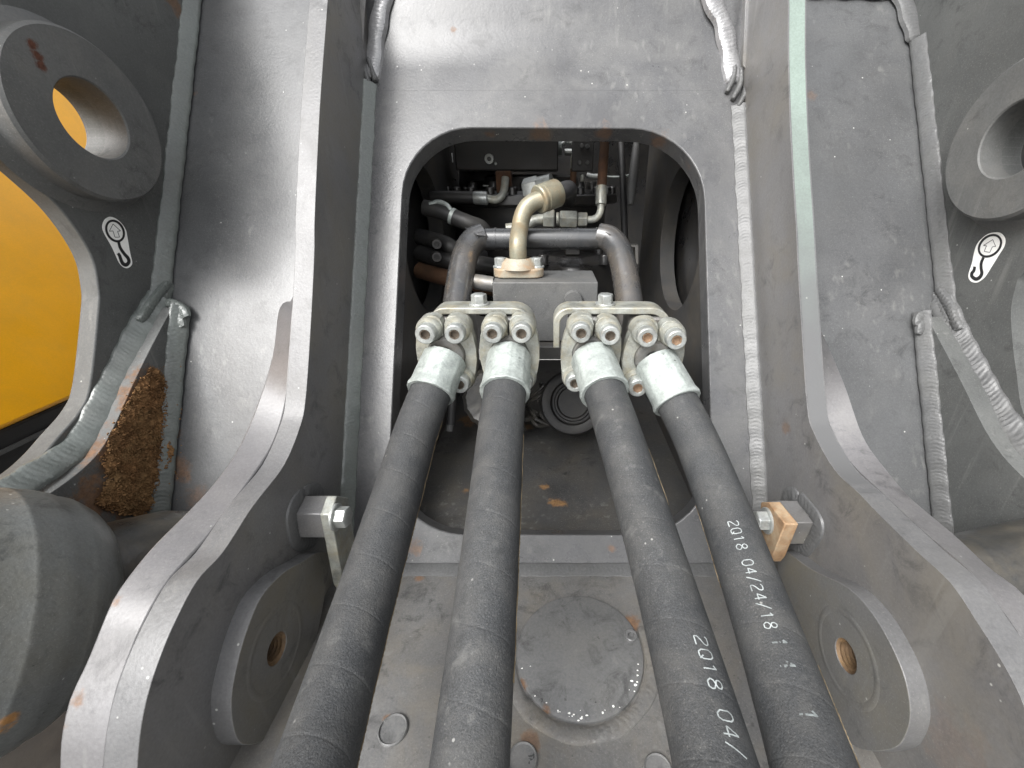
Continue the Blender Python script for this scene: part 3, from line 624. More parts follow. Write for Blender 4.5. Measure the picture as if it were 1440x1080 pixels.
# ------------------------------------------------------------------ the four hydraulic hoses
HR = 0.025
HS = [dict(px=[(591.1, 590, .5065), (557.4, 700, .4412), (526.9, 800, .3864), (496.5, 900, .3375), (466.4, 1000, .295), (442.4, 1080, .2652), (406.7, 1200, .227), (365.3, 1340, .1908), (318.5, 1500, .1581)], fl=(618, 471), rot=0),
      dict(px=[(705.7, 590, .4784), (696.3, 700, .4079), (687.3, 800, .3588), (678, 900, .3196), (668.3, 1000, .2875), (660.3, 1080, .2658), (647.9, 1200, .2383), (632.8, 1340, .212), (614.6, 1500, .1878)], fl=(712.5, 470), rot=0),
      dict(px=[(863.6, 590, .4815), (898.1, 700, .4207), (928.2, 800, .3701), (957.2, 900, .3232), (985, 1000, .2823), (1006.4, 1080, .2538), (1037, 1200, .2172), (1070.7, 1340, .1825), (1106.3, 1500, .1512)], fl=(834.5, 471), rot=-5),
      dict(px=[(969.6, 600, .500), (1011.7, 700, .4417), (1048.3, 800, .3845), (1083.6, 900, .3332), (1117.4, 1000, .2894), (1143.4, 1080, .2598), (1180.7, 1200, .2228), (1221.6, 1340, .1884), (1264.8, 1500, .1577)], fl=(928, 477), rot=-5)]
YF = 0.493                                             # world Y of the screw head faces
GLYPH = {'2': [[(0,.2),(.15,.03),(.5,0),(.85,.05),(1,.25),(.9,.5),(.4,.8),(0,1.1),(0,1.4),(1,1.4)]],
 'Q': [[(.25,0),(.75,0),(1,.3),(1,1.1),(.75,1.4),(.25,1.4),(0,1.1),(0,.3),(.25,0)], [(.6,1.0),(1.0,1.4)]],
 '1': [[(.15,.3),(.5,0),(.5,1.4)]], '8': [[(.5,.65),(.15,.5),(.1,.2),(.35,0),(.65,0),(.9,.2),(.85,.5),(.5,.65),(.1,.85),(0,1.1),(.25,1.4),(.75,1.4),(1,1.1),(.9,.85),(.5,.65)]],
 '0': [[(.3,0),(.7,0),(1,.3),(1,1.1),(.7,1.4),(.3,1.4),(0,1.1),(0,.3),(.3,0)]], '4': [[(.75,1.4),(.75,0),(0,.95),(1,.95)]], '/': [[(1,-.1),(0,1.5)]]}
def flange_centre(h):
    c = wY(h['fl'][0], h['fl'][1], YF if h['fl'][1] < 475 else YF - .008)
    return Vector((c.x, c.y, c.z)) - ZV * 0.0335
LBL = ['outermost left black hose, unprinted, beside the left clamp block', 'second black hose from the left, unprinted, its right edge dusty',
       'black hose printed 2Q18 04 near its lower end, right of the round cover', 'rightmost black hose printed with a long date along its upper length']
paths = []
for i, h in enumerate(HS):
    fc = flange_centre(h); front = fc + YV * 0.030                 # where the neck leaves the flange head
    ctr = [fc + YV * .045, front] + [cam(u, v, d) for u, v, d in h['px']]
    ctr = smooth(ctr, 24); ctr.append(ctr[-1] + (ctr[-1] - ctr[-2]).normalized() * .15); P = Path(resample(ctr, 0.002)); paths.append(P)
    root = thing('hydraulic_hose', P.at(P.L * .5) , LBL[i], 'hydraulic hose', 'hydraulic hoses running down from the flanges')
    sf = P.at_row(552 if i < 3 else 566)                           # end of the crimp sleeve
    # rubber body with a helical wrap
    pitch = 0.046; seg = 48; s0 = sf - 0.046; bm = NB(); rows = []
    nturn = int((P.L - s0 - pitch) / pitch) - 1; profile = []
    for k in range(nturn):
        for f, g_ in ((0, -.0002), (.012, -.00002), (.04, .00002), (.2, .00002), (.35, 0), (.5, 0), (.65, 0), (.8, 0), (.93, .00004), (.97, .00006), (.988, -.0001)): profile.append((k + f, g_))
    nT = len(profile); fcache = {}
    for (q, dr) in profile:
        row = []
        for m in range(seg + 1):
            s_ = s0 + pitch * (q + m / seg); key = round(s_, 4)
            if key not in fcache: fcache[key] = P.frame(s_)
            p, t, c, b = fcache[key]; a = 2 * math.pi * m / seg + 2.2
            jag = 0.0
            row.append(bm.verts.new(p + (c * math.cos(a) + b * math.sin(a)) * (HR + dr + jag)))
        rows.append(row)
    for a in range(nT - 1):
        for m in range(seg): bm.faces.new((rows[a][m], rows[a][m + 1], rows[a + 1][m + 1], rows[a + 1][m]))
    bmesh.ops.remove_doubles(bm, verts=bm.verts[:], dist=0.00002)
    obj('hose_body', bm, M['hose'], root, sharp=180)
    # crimp sleeve with longitudinal flats
    bm = NB(); rs = 0.0282; n = 64; L0 = P.s[1] * 0 + (P.at_row(0) if False else 0); sa = 0.030; rows = []
    prof = [(sf, HR + .0004), (sf, rs + .0006), (sf - .0012, rs + .0016), (sf - .004, rs + .0014)] + [(sf - .004 - k * (sf - .004 - sa) / 10, rs - .0006 * k / 10) for k in range(1, 11)] + [(sa - .001, rs - .003), (sa - .0015, .019), (0.0, .019)]
    for (s_, r) in prof:
        p, t, c, b = P.frame(s_); row = []
        for m in range(n):
            a = 2 * math.pi * m / n; fl = abs(((a / (2 * math.pi) * 9) % 1) - .5) * 2
            row.append(bm.verts.new(p + (c * math.cos(a) + b * math.sin(a)) * (r + (0.0008 * (1 if fl > .90 else 0) if r > .027 else 0))))
        rows.append(row)
    for A, B in zip(rows[:-1], rows[1:]):
        for m in range(n): bm.faces.new((A[m], B[m], B[(m + 1) % n], A[(m + 1) % n]))
    obj('crimp_sleeve', bm, M['zinc'], root, sharp=40)
    obj('flange_head', lathe(NB(), [(0.012, -.002), (0.0225, -.002), (.0238, .002), (.0238, .018)], fc + YV * .018, YV, 40), M['zinc_block'], root)
    h['root'] = root
def hose_print(i, text, s0, s1, phi, size, m, keep=1.0, name='lettering'):
    P = paths[i]; bm = NB(); step = (s1 - s0) / len(text)
    def put(a, y, lift): p, t, c, b = P.frame(a); q = phi - y / HR; return p + (c * math.cos(q) + b * math.sin(q)) * (HR + .00032 + lift)
    for k, ch in enumerate(text):
        for st in GLYPH.get(ch, []):
            w = step * .66; pts = resample([Vector((x_ * w, y_ * size / 1.4)) for x_, y_ in st], size * .07)
            pts = [(s0 + step * k + p.x + rnd.uniform(-1, 1) * size * .012, p.y - size / 2) for p in pts]
            if keep < 1:
                run = []
                for p in pts + [None]:
                    if p is None or rnd.random() > keep:
                        if len(run) > 1: stroke(bm, run, size * .14, put, 0)
                        run = []
                    else: run.append(p)
            else: stroke(bm, pts, size * .10, put, 0)
    obj(name, bm, m, HS[i]['root'])
P4, P3 = paths[3], paths[2]
hose_print(3, '2Q18 04/24/18', P4.at_row(752), P4.at_row(914), R(8), 0.0088, M['print'])
hose_print(3, '1 4', P4.at_row(926), P4.at_row(974), R(12), 0.0098, M['print_worn'], 0.85)
hose_print(3, '1', P4.at_row(1030), P4.at_row(1058), R(16), 0.0105, M['print_worn'], 0.9)
hose_print(2, '2Q18 04/', P3.at_row(917), P3.at_row(1106), R(33), 0.0095, M['print'])
# dusty seams along the hoses
def seam(i, phi, v0, v1, w):
    P = paths[i]; bm = NB(); s = P.at_row(v0); e = P.at_row(v1); prev = None; k = 0
    while s < e:
        p, t, c, b = P.frame(s); ww = w * (.55 + .45 * math.sin(k * .37)) * rnd.uniform(.5, 1.2); q = R(phi) + .05 * math.sin(k * .21)
        def pt(a, l): return p + (c * math.cos(a) + b * math.sin(a)) * (HR + l)
        cur = [bm.verts.new(pt(q - ww / HR, .0001)), bm.verts.new(pt(q, .0007 * rnd.uniform(.5, 1.3))), bm.verts.new(pt(q + ww / HR, .0001))]
        if prev: bm.faces.new((prev[0], prev[1], cur[1], cur[0])); bm.faces.new((prev[1], prev[2], cur[2], cur[1]))
        prev = cur; s += .0016; k += 1
    obj('dust_seam', bm, M['hose_dust'], HS[i]['root'])
seam(0, 80, 585, 1100, .0026); seam(1, 80, 612, 960, .0024); seam(2, 84, 640, 720, .0016); seam(3, 86, 940, 1100, .002); seam(3, -86, 700, 820, .002)

# ------------------------------------------------------------------ split flange clamps (built once, copied)
def half_outline(s):
    out = [(-1.2, 24.3), (-1.2, 40), (-4, 47), (-9, 50.5), (-17, 51), (-25, 47.5), (-31, 40), (-36, 24), (-38.5, 8), (-38.5, -8), (-36, -24), (-31, -40), (-25, -47.5), (-17, -51), (-9, -50.5), (-4, -47), (-1.2, -40), (-1.2, -24.3)]
    inn = [(-24.3 * math.sin(R(a)), -24.3 * math.cos(R(a))) for a in range(8, 180, 12)]
    return [(s * x, y) for x, y in out + inn]
def build_clamp():
    t = thing('flange_clamp', (0, 0, 0), LCL[0], 'flange clamp', 'split flange clamps holding the hoses')
    for s in (-1, 1):
        bm = NB(); prism(bm, [Vector((x * .001, 0.022, y * .001)) for x, y in half_outline(-s)], Vector((0, .018, 0)))
        hf = obj('clamp_half', bm, M['zinc_cream'], t, bevel=.003, seg=3)
        for sz in (-1, 1):
            c = Vector((s * .0178, .040, sz * .0335)); prof = [(.0168, 0), (.0166, -.019), (.0158, -.0235), (.0138, -.0265), (0, -.0265)]
            obj('bolt_boss', lathe(NB(), prof, c, YV, 28), M['zinc_cream'], hf)
    for s in (-1, 1):
        for sz in (-1, 1):
            c = Vector((s * .0178, 0, sz * .0335)); bm = NB()
            lathe(bm, [(.0062, .006), (.0062, .0008), (.0068, 0), (.0108, 0), (.0118, .0008), (.0122, .0018), (.0122, .0145)], c, YV, 30)
            sc = obj('cap_screw', bm, M['bolt'], t)
            bm = NB(); lathe(bm, [(0, .0055), (.0056, .0055), (.0056, .0003), (.0064, .0003)], c, YV, 6); obj('hex_socket', bm, M['socket'], sc, sharp=10)
    return t
LCL = ['leftmost split flange clamp holding the outer left hose to its bracket', 'split flange clamp of the second hose, directly under the left cream bracket',
       'split flange clamp of the third hose, at the inner end of the right bracket', 'rightmost split flange clamp with rust coloured bolt sockets']
cl = build_clamp()
for i, h in enumerate(HS):
    o = cl if i == 0 else copy_tree(cl)
    o['label'] = LCL[i]; fc = flange_centre(h); o.location = fc; o.rotation_euler = (0, R(-h['rot']), 0)
    if i == 3:
        for ch in o.children:
            for g2 in ch.children:
                if g2.name.startswith('hex_socket'): g2.data = g2.data.copy(); g2.data.materials[0] = M['socket_rust']
# brackets: inverted U strap over two adaptor blocks, with a hex bolt on top
def bracket(ua, ub, vt, legs, fls, bolt_u, label):
    a = wY(ua, vt, .545); b = wY(ub, vt, .545); z = (a.z + b.z) / 2; th = .009; r = .022
    t = thing('hose_bracket', Vector(((a.x + b.x) / 2, .56, z - .12)), label, 'hose bracket', 'cream strap brackets')
    outer = roundpoly([(a.x, z - legs[0]), (a.x, z), (b.x, z), (b.x, z - legs[1])], [0, r, r * 1.3, 0], 8)
    inner = roundpoly([(a.x + th, z - legs[0]), (a.x + th, z - th), (b.x - th, z - th), (b.x - th, z - legs[1])], [0, r - th, r * 1.3 - th, 0], 8)
    ring = outer + inner[::-1]
    obj('strap', prism(NB(), [Vector((p.x, .538, p.y)) for p in ring], Vector((0, .036, 0))), M['zinc_cream'], t, bevel=.0015)
    for h in fls:
        fc = flange_centre(h); w = .056
        o2 = roundpoly([(fc.x - w / 2, fc.z - .05), (fc.x - w / 2, z - th - .003), (fc.x + w / 2, z - th - .003), (fc.x + w / 2, fc.z - .05)], [.004, .012, .012, .004], 5)
        obj('adaptor_block', prism(NB(), [Vector((p.x, .5335, p.y)) for p in o2], Vector((0, .062, 0))), M['zinc_block'], t, bevel=.003)
    c = wY(bolt_u, vt - 5, .556); c.z = z; hex_bolt(t, c, ZV, .0105, .012)
bracket(602, 752, 431, (.10, .085), HS[:2], 674, 'left cream strap bracket over the first two hose flanges')
bracket(778, 946, 431, (.055, .05), HS[2:], 851, 'right cream strap bracket over the third and fourth hose flanges')

# ------------------------------------------------------------------ pipes and valve block inside the opening
t = thing('black_pipe', cam(755, 420, .72), 'black welded pipe loop with a crossbar behind the brackets', 'steel pipe')
obj('crossbar', tube(NB(), [cam(672, 336, .73), cam(848, 336, .73)], .0175, 28), M['black'], t)
for u in (697, 812, 838): obj('collar', tube(NB(), [cam(u - 1.2, 336, .73), cam(u + 1.2, 336, .73)], .0187, 28), M['black'], t)
obj('elbow', tube(NB(), smooth([cam(680, 332, .73), cam(667, 338, .725), cam(657, 352, .715), cam(651, 372, .70), cam(646, 400, .685), cam(641, 440, .66), cam(640, 470, .64)], 6), [.0215] * 37, 28), M['black_pipe'], t)
obj('elbow', tube(NB(), smooth([cam(842, 332, .73), cam(857, 336, .725), cam(869, 350, .715), cam(876, 372, .70), cam(881, 400, .685), cam(886, 440, .66), cam(888, 470, .64)], 6), [.0215] * 37, 28), M['black_pipe'], t)
for u, w in ((667, 28), (854, 30)):
    bm = NB(); prism(bm, [cam(u - w / 2, 320, .715), cam(u + w / 2, 320, .715), cam(u + w / 2 + 3, 332, .70), cam(u + w * .1, 330, .70)], Vector((0, .02, -.002))); obj('gusset', bm, M['black_pipe'], t, bevel=.001)
t = thing('valve_block', wY(766, 462, .66), 'grey steel valve block under the cream elbow', 'valve block')
a = wY(692, 397, .655); b = wY(841, 397, .655); c = wY(766, 480, .655)
obj('body', box(NB(), ((a.x + b.x) / 2, .655 + .05, (a.z + c.z) / 2), b.x - a.x, .10, a.z - c.z), M['block'], t, bevel=.0015)
obj('port_plug', lathe(NB(), [(0, .008), (.013, .008), (.0145, .005), (.0145, 0)], wY(806, 421, .655), -YV, 32), M['block'], t)
obj('port_stub', tube(NB(), [cam(668, 396, .70), cam(694, 400, .70)], .0125, 20), M['zinc_block'], t)
# rust stained elbow
et = a.z; ec = wY(729, 384, .69); ec = Vector((ec.x, .70, et)); D = (ec - ORG); dd = D.y * CT - D.z * ST
t = thing('elbow_pipe', ec, 'cream rust stained elbow pipe bolted on the grey valve block', 'elbow pipe')
fo = roundpoly([(-.040, -.022), (.040, -.022), (.040, .022), (-.040, .022)], [.021] * 4, 8)
obj('flange', prism(NB(), [ec + Vector((p.x, p.y, .001)) for p in fo], Vector((0, 0, .014))), M['flange_rust'], t, bevel=.002)
obj('neck', lathe(NB(), [(.030, .014), (.026, .024), (.0185, .030)], ec, ZV, 32), M['flange_rust'], t)
for s in (-1, 1): hex_bolt(t, ec + Vector((s * .029, 0, .015)), ZV, .0095, .013)
dE = dd
obj('bent_tube', tube(NB(), smooth([ec + ZV * .012, ec + ZV * .05, cam(731, 322, dE), cam(734, 306, dE), cam(740, 293, dE), cam(750, 284, dE), cam(764, 279, dE)], 6), [.0138] * 37, 28), M['elbow'], t)
ax = (cam(790, 269, dE + .02) - cam(758, 281, dE)).normalized(); s0 = cam(757, 281, dE)
obj('crimp_sleeve', lathe(NB(), [(.014, -.001), (.0205, 0), (.0222, .002), (.0222, .005), (.0205, .007), (.0205, .010), (.0222, .011), (.0222, .038), (.021, .040), (.012, .040)], s0, ax, 32), M['elbow'], t)
obj('hose_end', tube(NB(), smooth([s0 + ax * .036, s0 + ax * .06, s0 + ax * .068 + ZV * -.004 + YV * .03, s0 + ax * .07 + ZV * -.02 + YV * .09], 6), .0135, 20), M['rubber'], t)
t2 = thing('hex_fitting', cam(752, 262, .80), 'plated hexagon hose fitting behind the cream elbow sleeve', 'hose fitting')
fx = (cam(775, 258, .80) - cam(735, 268, .82)).normalized()
obj('hex_nut', lathe(NB(), [(.010, 0), (.0195, .001), (.0205, .004), (.0205, .026), (.0195, .029), (.01, .029)], cam(738, 268, .80), fx, 6), M['bolt'], t2, bevel=.001)
obj('sleeve', lathe(NB(), [(.0165, .027), (.0175, .03), (.0175, .055), (.01, .056)], cam(738, 268, .80), fx, 24), M['bolt'], t2)
# brass coloured cross fitting
t = thing('adaptor_fitting', cam(790, 310, .78), 'cream hexagon adaptor pipe running right behind the elbow', 'pipe fitting')
d0 = .79
obj('left_pipe', tube(NB(), smooth([cam(712, 322, d0), cam(736, 318, d0), cam(752, 310, d0), cam(768, 308, d0)], 6), .0095, 20), M['zinc_cream'], t)
xa = (cam(830, 309, d0) - cam(764, 308, d0)).normalized()
def nut(u, v, L, r, d=d0, n=6, name='hex_nut', m=None, axis=None):
    obj(name, lathe(NB(), [(r * .5, 0), (r * .9, 0), (r, r * .12), (r, L - r * .12), (r * .9, L), (r * .5, L)], cam(u, v, d), axis or xa, n, None, None, .25), m or M['zinc_cream'], t, bevel=.0008)
nut(764, 308, .021, .0175); nut(782, 308, .006, .012, n=20, name='collar'); nut(787, 309, .032, .0165); nut(812, 309, .018, .0135)
obj('right_pipe', tube(NB(), smooth([cam(824, 309, d0), cam(836, 308, d0), cam(843, 301, d0), cam(845, 290, d0), cam(845, 280, d0)], 6), .0065, 18), M['zinc_cream'], t)
za = (cam(846, 255, d0) - cam(845, 290, d0)).normalized()
obj('crimp_sleeve', lathe(NB(), [(.005, 0), (.0098, .001), (.0102, .004), (.0102, .032), (.011, .034), (.006, .035)], cam(845, 289, d0), za, 24), M['zinc_cream'], t)
obj('rusty_hose', tube(NB(), smooth([cam(846, 264, d0), cam(848, 235, d0), cam(850, 205, d0 + .01), cam(850, 185, d0 + .02)], 5), .0088, 18), M['rustpipe'], t)
# slewing motor: wide bolted flange behind
mc = wY(745, 279, 1.12)
t = thing('slew_motor', mc - ZV * .2, 'dark round motor casing with a ring of bolts deep in the opening', 'motor')
obj('casing', lathe(NB(), [(0, .05), (.10, .05), (.115, .045), (.12, .02), (.185, .018), (.19, .012), (.205, .012), (.2085, .009), (.2085, -.006), (.206, -.009), (.185, -.012), (.182, -.03), (.182, -.25)], mc, ZV, 72), M['dark'], t)
for k in range(26):
    a = 2 * math.pi * k / 26; c = mc + Vector((math.cos(a) * .197, math.sin(a) * .197, .012))
    if math.sin(a) < .35: obj('flange_bolt', lathe(NB(), [(0, .014), (.0075, .014), (.0088, .012), (.0088, 0)], c, ZV, 12), M['dark'], t)
for k in range(14):
    a = 2 * math.pi * k / 14 + .2; c = mc + Vector((math.cos(a) * .15, math.sin(a) * .15, .02))
    if math.sin(a) < .3: obj('cover_bolt', lathe(NB(), [(0, .016), (.0085, .016), (.0098, .013), (.0098, 0)], c, ZV, 12), M['dark'], t)
# lower motor cover with four lobes
t = thing('pump_cover', cam(800, 380, .86), 'black lobed pump cover with bolts behind the grey valve block', 'pump')
pc = cam(805, 372, .88)
obj('housing', lathe(NB(), [(0, .02), (.05, .02), (.06, .012), (.085, .010), (.09, 0), (.09, -.08)], pc, ZV, 40, None, lambda q, h: 1 + .10 * math.cos(4 * q)), M['dark'], t)
for k in range(4):
    a = R(-90 + 90 * k + 45); obj('cap_bolt', lathe(NB(), [(0, .018), (.0085, .018), (.010, .015), (.010, 0)], pc + Vector((math.cos(a) * .083, math.sin(a) * .083, .010)), ZV, 16), M['dark'], t)
bm = NB(); box(bm, cam(805, 352, .86), .03, .02, .016); obj('port', bm, M['dark'], t, bevel=.002)
# upper dark housing with a ring fitting
t = thing('control_housing', cam(711, 240, .98), 'flat dark grey housing with a small ring fitting near the opening top', 'housing')
a = wY(637, 190, 1.0); b = wY(785, 240, 1.0)
obj('housing_body', box(NB(), ((a.x + b.x) / 2, 1.04, (a.z + .03 + b.z) / 2), b.x - a.x, .08, a.z + .03 - b.z), M['darkbox'], t, bevel=.003)
obj('ring_fitting', lathe(NB(), [(.0045, -.004), (.0045, .014), (.009, .014), (.0098, .012), (.0098, 0)], wY(689, 224, 1.0), -YV, 24), M['bolt'], t)
obj('ring_bore', lathe(NB(), [(0, .0125), (.0046, .0125)], wY(689, 224, 1.0), -YV, 16), M['dark'], t)
obj('screw', lathe(NB(), [(0, .004), (.003, .003), (.003, 0)], wY(697, 230, 1.0), -YV, 10), M['bolt'], t)
# black hose with plated elbow, lying on the motor
t = thing('return_hose', cam(660, 275, .96), 'short black hose with plated crimp and elbow over the motor casing', 'hose')
dR = .83
obj('hose_body', tube(NB(), smooth([cam(606, 277, dR), cam(630, 277, dR), cam(668, 278, dR)], 5), .0112, 20), M['rubber'], t)
obj('crimp_sleeve', tube(NB(), [cam(666, 278, dR), cam(668, 278, dR), cam(685, 279, dR), cam(686, 279, dR)], [.0112, .0124, .0124, .0108], 22), M['bolt'], t)
obj('bent_end', tube(NB(), smooth([cam(685, 279, dR), cam(697, 281, dR), cam(705, 276, dR), cam(709, 266, dR), cam(711, 250, dR)], 6), .0074, 18), M['zinc_cream'], t)
obj('port_block', box(NB(), cam(709, 256, dR + .03), .03, .03, .04), M['rustpipe'], t, bevel=.002)
# left lower hose with white band, going under the crossbar
t = thing('banded_hose', cam(640, 308, .80), 'black hose with a white band entering from the left wall', 'hose')
dB = .76
pb = smooth([cam(596, 292, dB), cam(618, 297, dB), cam(640, 306, dB), cam(660, 314, dB), cam(676, 320, dB + .01), cam(684, 332, dB + .02)], 6)
obj('hose_body', tube(NB(), pb, .0138, 22), M['rubber'], t)
obj('white_band', tube(NB(), [cam(634.5, 303.5, dB), cam(639, 305.5, dB)], .0145, 22), M['zinc'], t)
obj('hose_clip', tube(NB(), smooth([cam(604, 288, dB - .01), cam(616, 284, dB - .01), cam(628, 288, dB - .01), cam(634, 296, dB - .01)], 5), .004, 10), M['zinc'], t)
# lower left hoses with socket screws
for k, (v, u1) in enumerate(((343, 640), (366, 690), (390, 668))):
    hh = obj('feed_hose', tube(NB(), smooth([cam(590, v - 10, .82), cam(625, v, .80), cam(u1, v + 8, .80), cam(u1 + 40, v + 20, .84)], 5), .0155, 20), M['rubber'] if k < 2 else M['rustpipe'])
    tag(hh, ['black feed hose just below the left joint of the pipe loop', 'black feed hose running right behind the left pipe bend', 'rust brown pipe lowest behind the left pipe bend'][k], 'hose')
for k, v in enumerate((343, 361)):
    t = thing('socket_screw', cam(614, v, .76), ['upper socket screw at the left inside edge of the opening', 'lower socket screw at the left inside edge of the opening'][k], 'screw', 'socket screws beside the left inner wall')
    obj('screw_head', lathe(NB(), [(0, .0), (.0045, .0), (.0045, .006), (.0078, .006), (.0085, .005), (.0085, -.02)], cam(614, v, .76), -YV + XV * .3, 24), M['darkbox'], t)
# fittings at the upper right
t = thing('tee_fitting', cam(806, 216, .95), 'plated tee fitting with a bent pipe and a rusty down pipe', 'pipe fitting')
dT = .95
obj('down_pipe', tube(NB(), [cam(808, 215, dT), cam(806, 250, dT), cam(804, 294, dT)], .0072, 16), M['rustpipe'], t)
obj('down_sleeve', tube(NB(), [cam(808.5, 219, dT - .002), cam(808, 238, dT - .002)], .0095, 18), M['zinc_cream'], t)
obj('cross_body', tube(NB(), [cam(794, 213.5, dT), cam(812, 214, dT)], .0068, 16), M['bolt'], t)
obj('side_nut', tube(NB(), [cam(812, 214, dT), cam(825, 213, dT)], .0058, 6), M['bolt'], t)
obj('bent_pipe', tube(NB(), smooth([cam(790, 203, dT), cam(796, 199, dT), cam(804, 200, dT), cam(810, 206, dT), cam(811, 214, dT)], 6), .0055, 16), M['bolt'], t)
obj('end_disc', tube(NB(), [cam(783, 207, dT), cam(790, 207, dT)], [.016, .016], 20), M['zinc'], t)
bk = thing('port_plate', cam(822, 238, 1.0), 'dark square plate with four screws behind the tee fitting', 'port plate')
obj('plate', box(NB(), wY(819, 219, 1.02), .045, .02, .06), M['darkbox'], bk, bevel=.002)
for u, v in ((818, 205), (826, 206), (815, 229), (826, 229)): obj('screw', lathe(NB(), [(0, .006), (.0038, .006), (.0045, .004), (.0045, 0)], wY(u, v, 1.009), -YV, 12), M['block'], bk)
sp = thing('small_fitting', cam(830, 247, 1.0), 'small bright elbow fitting on a thin grey line', 'pipe fitting')
obj('elbow_body', tube(NB(), smooth([cam(825, 246, .98), cam(833, 248, .98), cam(842, 248, .98)], 4), .0058, 14), M['bolt'], sp)
obj('stem', tube(NB(), [cam(819, 247, .98), cam(817, 262, .98), cam(815, 268, .98), cam(809, 270, .98)], .0048, 14), M['zinc_cream'], sp)
obj('thin_line', tube(NB(), smooth([cam(842, 248, .98), cam(870, 249, .98), cam(885, 246, .98), cam(898, 238, .97)], 5), .0026, 10), M['zinc'], sp)
vp = obj('vertical_pipe', tube(NB(), [cam(873, 190, .93), cam(876, 260, .93), cam(879, 345, .93)], .0075, 14), M['rubber']); tag(vp, 'thin dark vertical hose right of the rusty hose', 'hose')
gc = obj('grey_strap', tube(NB(), smooth([cam(895, 200, .9), cam(893, 225, .9), cam(889, 262, .9), cam(887, 288, .9)], 5), [.006 + .004 * math.sin(k / 15 * 3.1) for k in range(16)], 14), M['block']); tag(gc, 'grey cable strap hanging beside the right inner wall', 'cable')
br = obj('wall_bracket', prism(NB(), [cam(882, 344, .84), cam(898, 344, .84), cam(898, 372, .84), cam(894, 372, .84), cam(893, 348, .84), cam(882, 347, .84)], Vector((0, .02, 0))), M['inner'], None, bevel=.001); tag(br, 'small bent bracket on the right inner wall', 'bracket')
cb = NB()
for k in range(28):
    u, v = rnd.uniform(606, 634), rnd.uniform(200, 262); tube(cb, smooth([cam(u, v, rnd.uniform(.95, 1.1)), cam(u + rnd.uniform(-10, 10), v + rnd.uniform(6, 20), 1.0), cam(u + rnd.uniform(-14, 14), v + rnd.uniform(12, 34), rnd.uniform(.95, 1.1))], 3), .0022, 6)
co = obj('wiring_bundle', cb, M['greasy']); tag(co, 'tangle of thin black wires left of the dark housing', 'wiring', kind='stuff')
ts = thing('white_tag', cam(632, 225, .97), 'white plastic connector at the top left of the opening', 'connector')
obj('tag_head', box(NB(), cam(631, 213, .97), .014, .01, .012), M['sticker'], ts, bevel=.002); obj('tag_tail', box(NB(), cam(635, 222, .97), .005, .006, .02), M['sticker'], ts, bevel=.001)
ub = obj('copper_bend', tube(NB(), smooth([cam(661, 238, .98), cam(660, 250, .98), cam(668, 258, .98), cam(677, 256, .98), cam(678, 246, .98)], 6), .0036, 12), M['rustpipe']); tag(ub, 'small rusty pipe bend under the dark housing', 'pipe')
mt = obj('motor_top', tube(NB(), [cam(676, 245, 1.0), cam(676, 268, 1.0)], [.05, .05], 32), M['dark']); tag(mt, 'dark cylindrical motor top under the housing', 'motor')
tl = obj('flat_tab', box(NB(), cam(688, 261, .95), .026, .018, .003), M['bolt'], None, bevel=.0008); tag(tl, 'small bright metal tab on the motor top', 'tab')
# lower dark pocket: shelf, round covers, wiring
sh = obj('cross_shelf', box(NB(), wY(772, 489, .66), .11, .05, .022), M['darkbox'], None, bevel=.002); tag(sh, 'dark steel crosspiece between the two cream brackets', 'crosspiece')
rcv = thing('round_cap', cam(806, 566, .80), 'black ribbed round cap behind the third hose', 'cap')
rax = (ORG - cam(806, 566, .80)).normalized(); rcc = cam(806, 566, .80)
obj('rim', lathe(NB(), [(.040, .0), (.043, .008), (.050, .010), (.058, .008), (.062, 0), (.062, -.04)], rcc, rax, 48), M['rubber'], rcv)
obj('inner_disc', lathe(NB(), [(0, -.002), (.028, -.002), (.031, .003), (.034, .003), (.036, -.004), (.044, -.004)], rcc, rax, 48), M['rubber'], rcv)
cb = thing('toothed_coupling', cam(693, 560, .80), 'black toothed coupling behind the second hose', 'coupling')
rcc = cam(694, 560, .80)
obj('ring', lathe(NB(), [(.02, 0), (.05, .006), (.058, .0), (.058, -.04)], rcc, rax, 60, None, lambda q, h: 1 + .035 * (1 if math.sin(q * 30) > 0 else 0)), M['greasy'], cb)
obj('hub', lathe(NB(), [(0, .008), (.018, .008), (.022, .004), (.022, -.01)], rcc, rax, 24), M['greasy'], cb)
wi = NB()
for k in range(16):
    u, v = rnd.uniform(735, 790), rnd.uniform(540, 590); tube(wi, smooth([cam(u, v, .84), cam(u + rnd.uniform(-22, 22), v + rnd.uniform(0, 20), .82), cam(u + rnd.uniform(-30, 30), v + rnd.uniform(6, 28), .84)], 4), .0035, 8)
wo2 = obj('loose_wiring', wi, M['greasy']); tag(wo2, 'loose black wires between the coupling and the round cap', 'wiring', kind='stuff')
pr = thing('drain_hose', cam(633, 600, .78), 'thin dark drain hose with a grey tip under the first hose', 'hose')
obj('hose_body', tube(NB(), [cam(637, 545, .79), cam(634, 597, .79)], .0085, 14), M['rubber'], pr); obj('hose_tip', tube(NB(), [cam(633, 596, .79), cam(632, 606, .79)], .0065, 14), M['block'], pr)

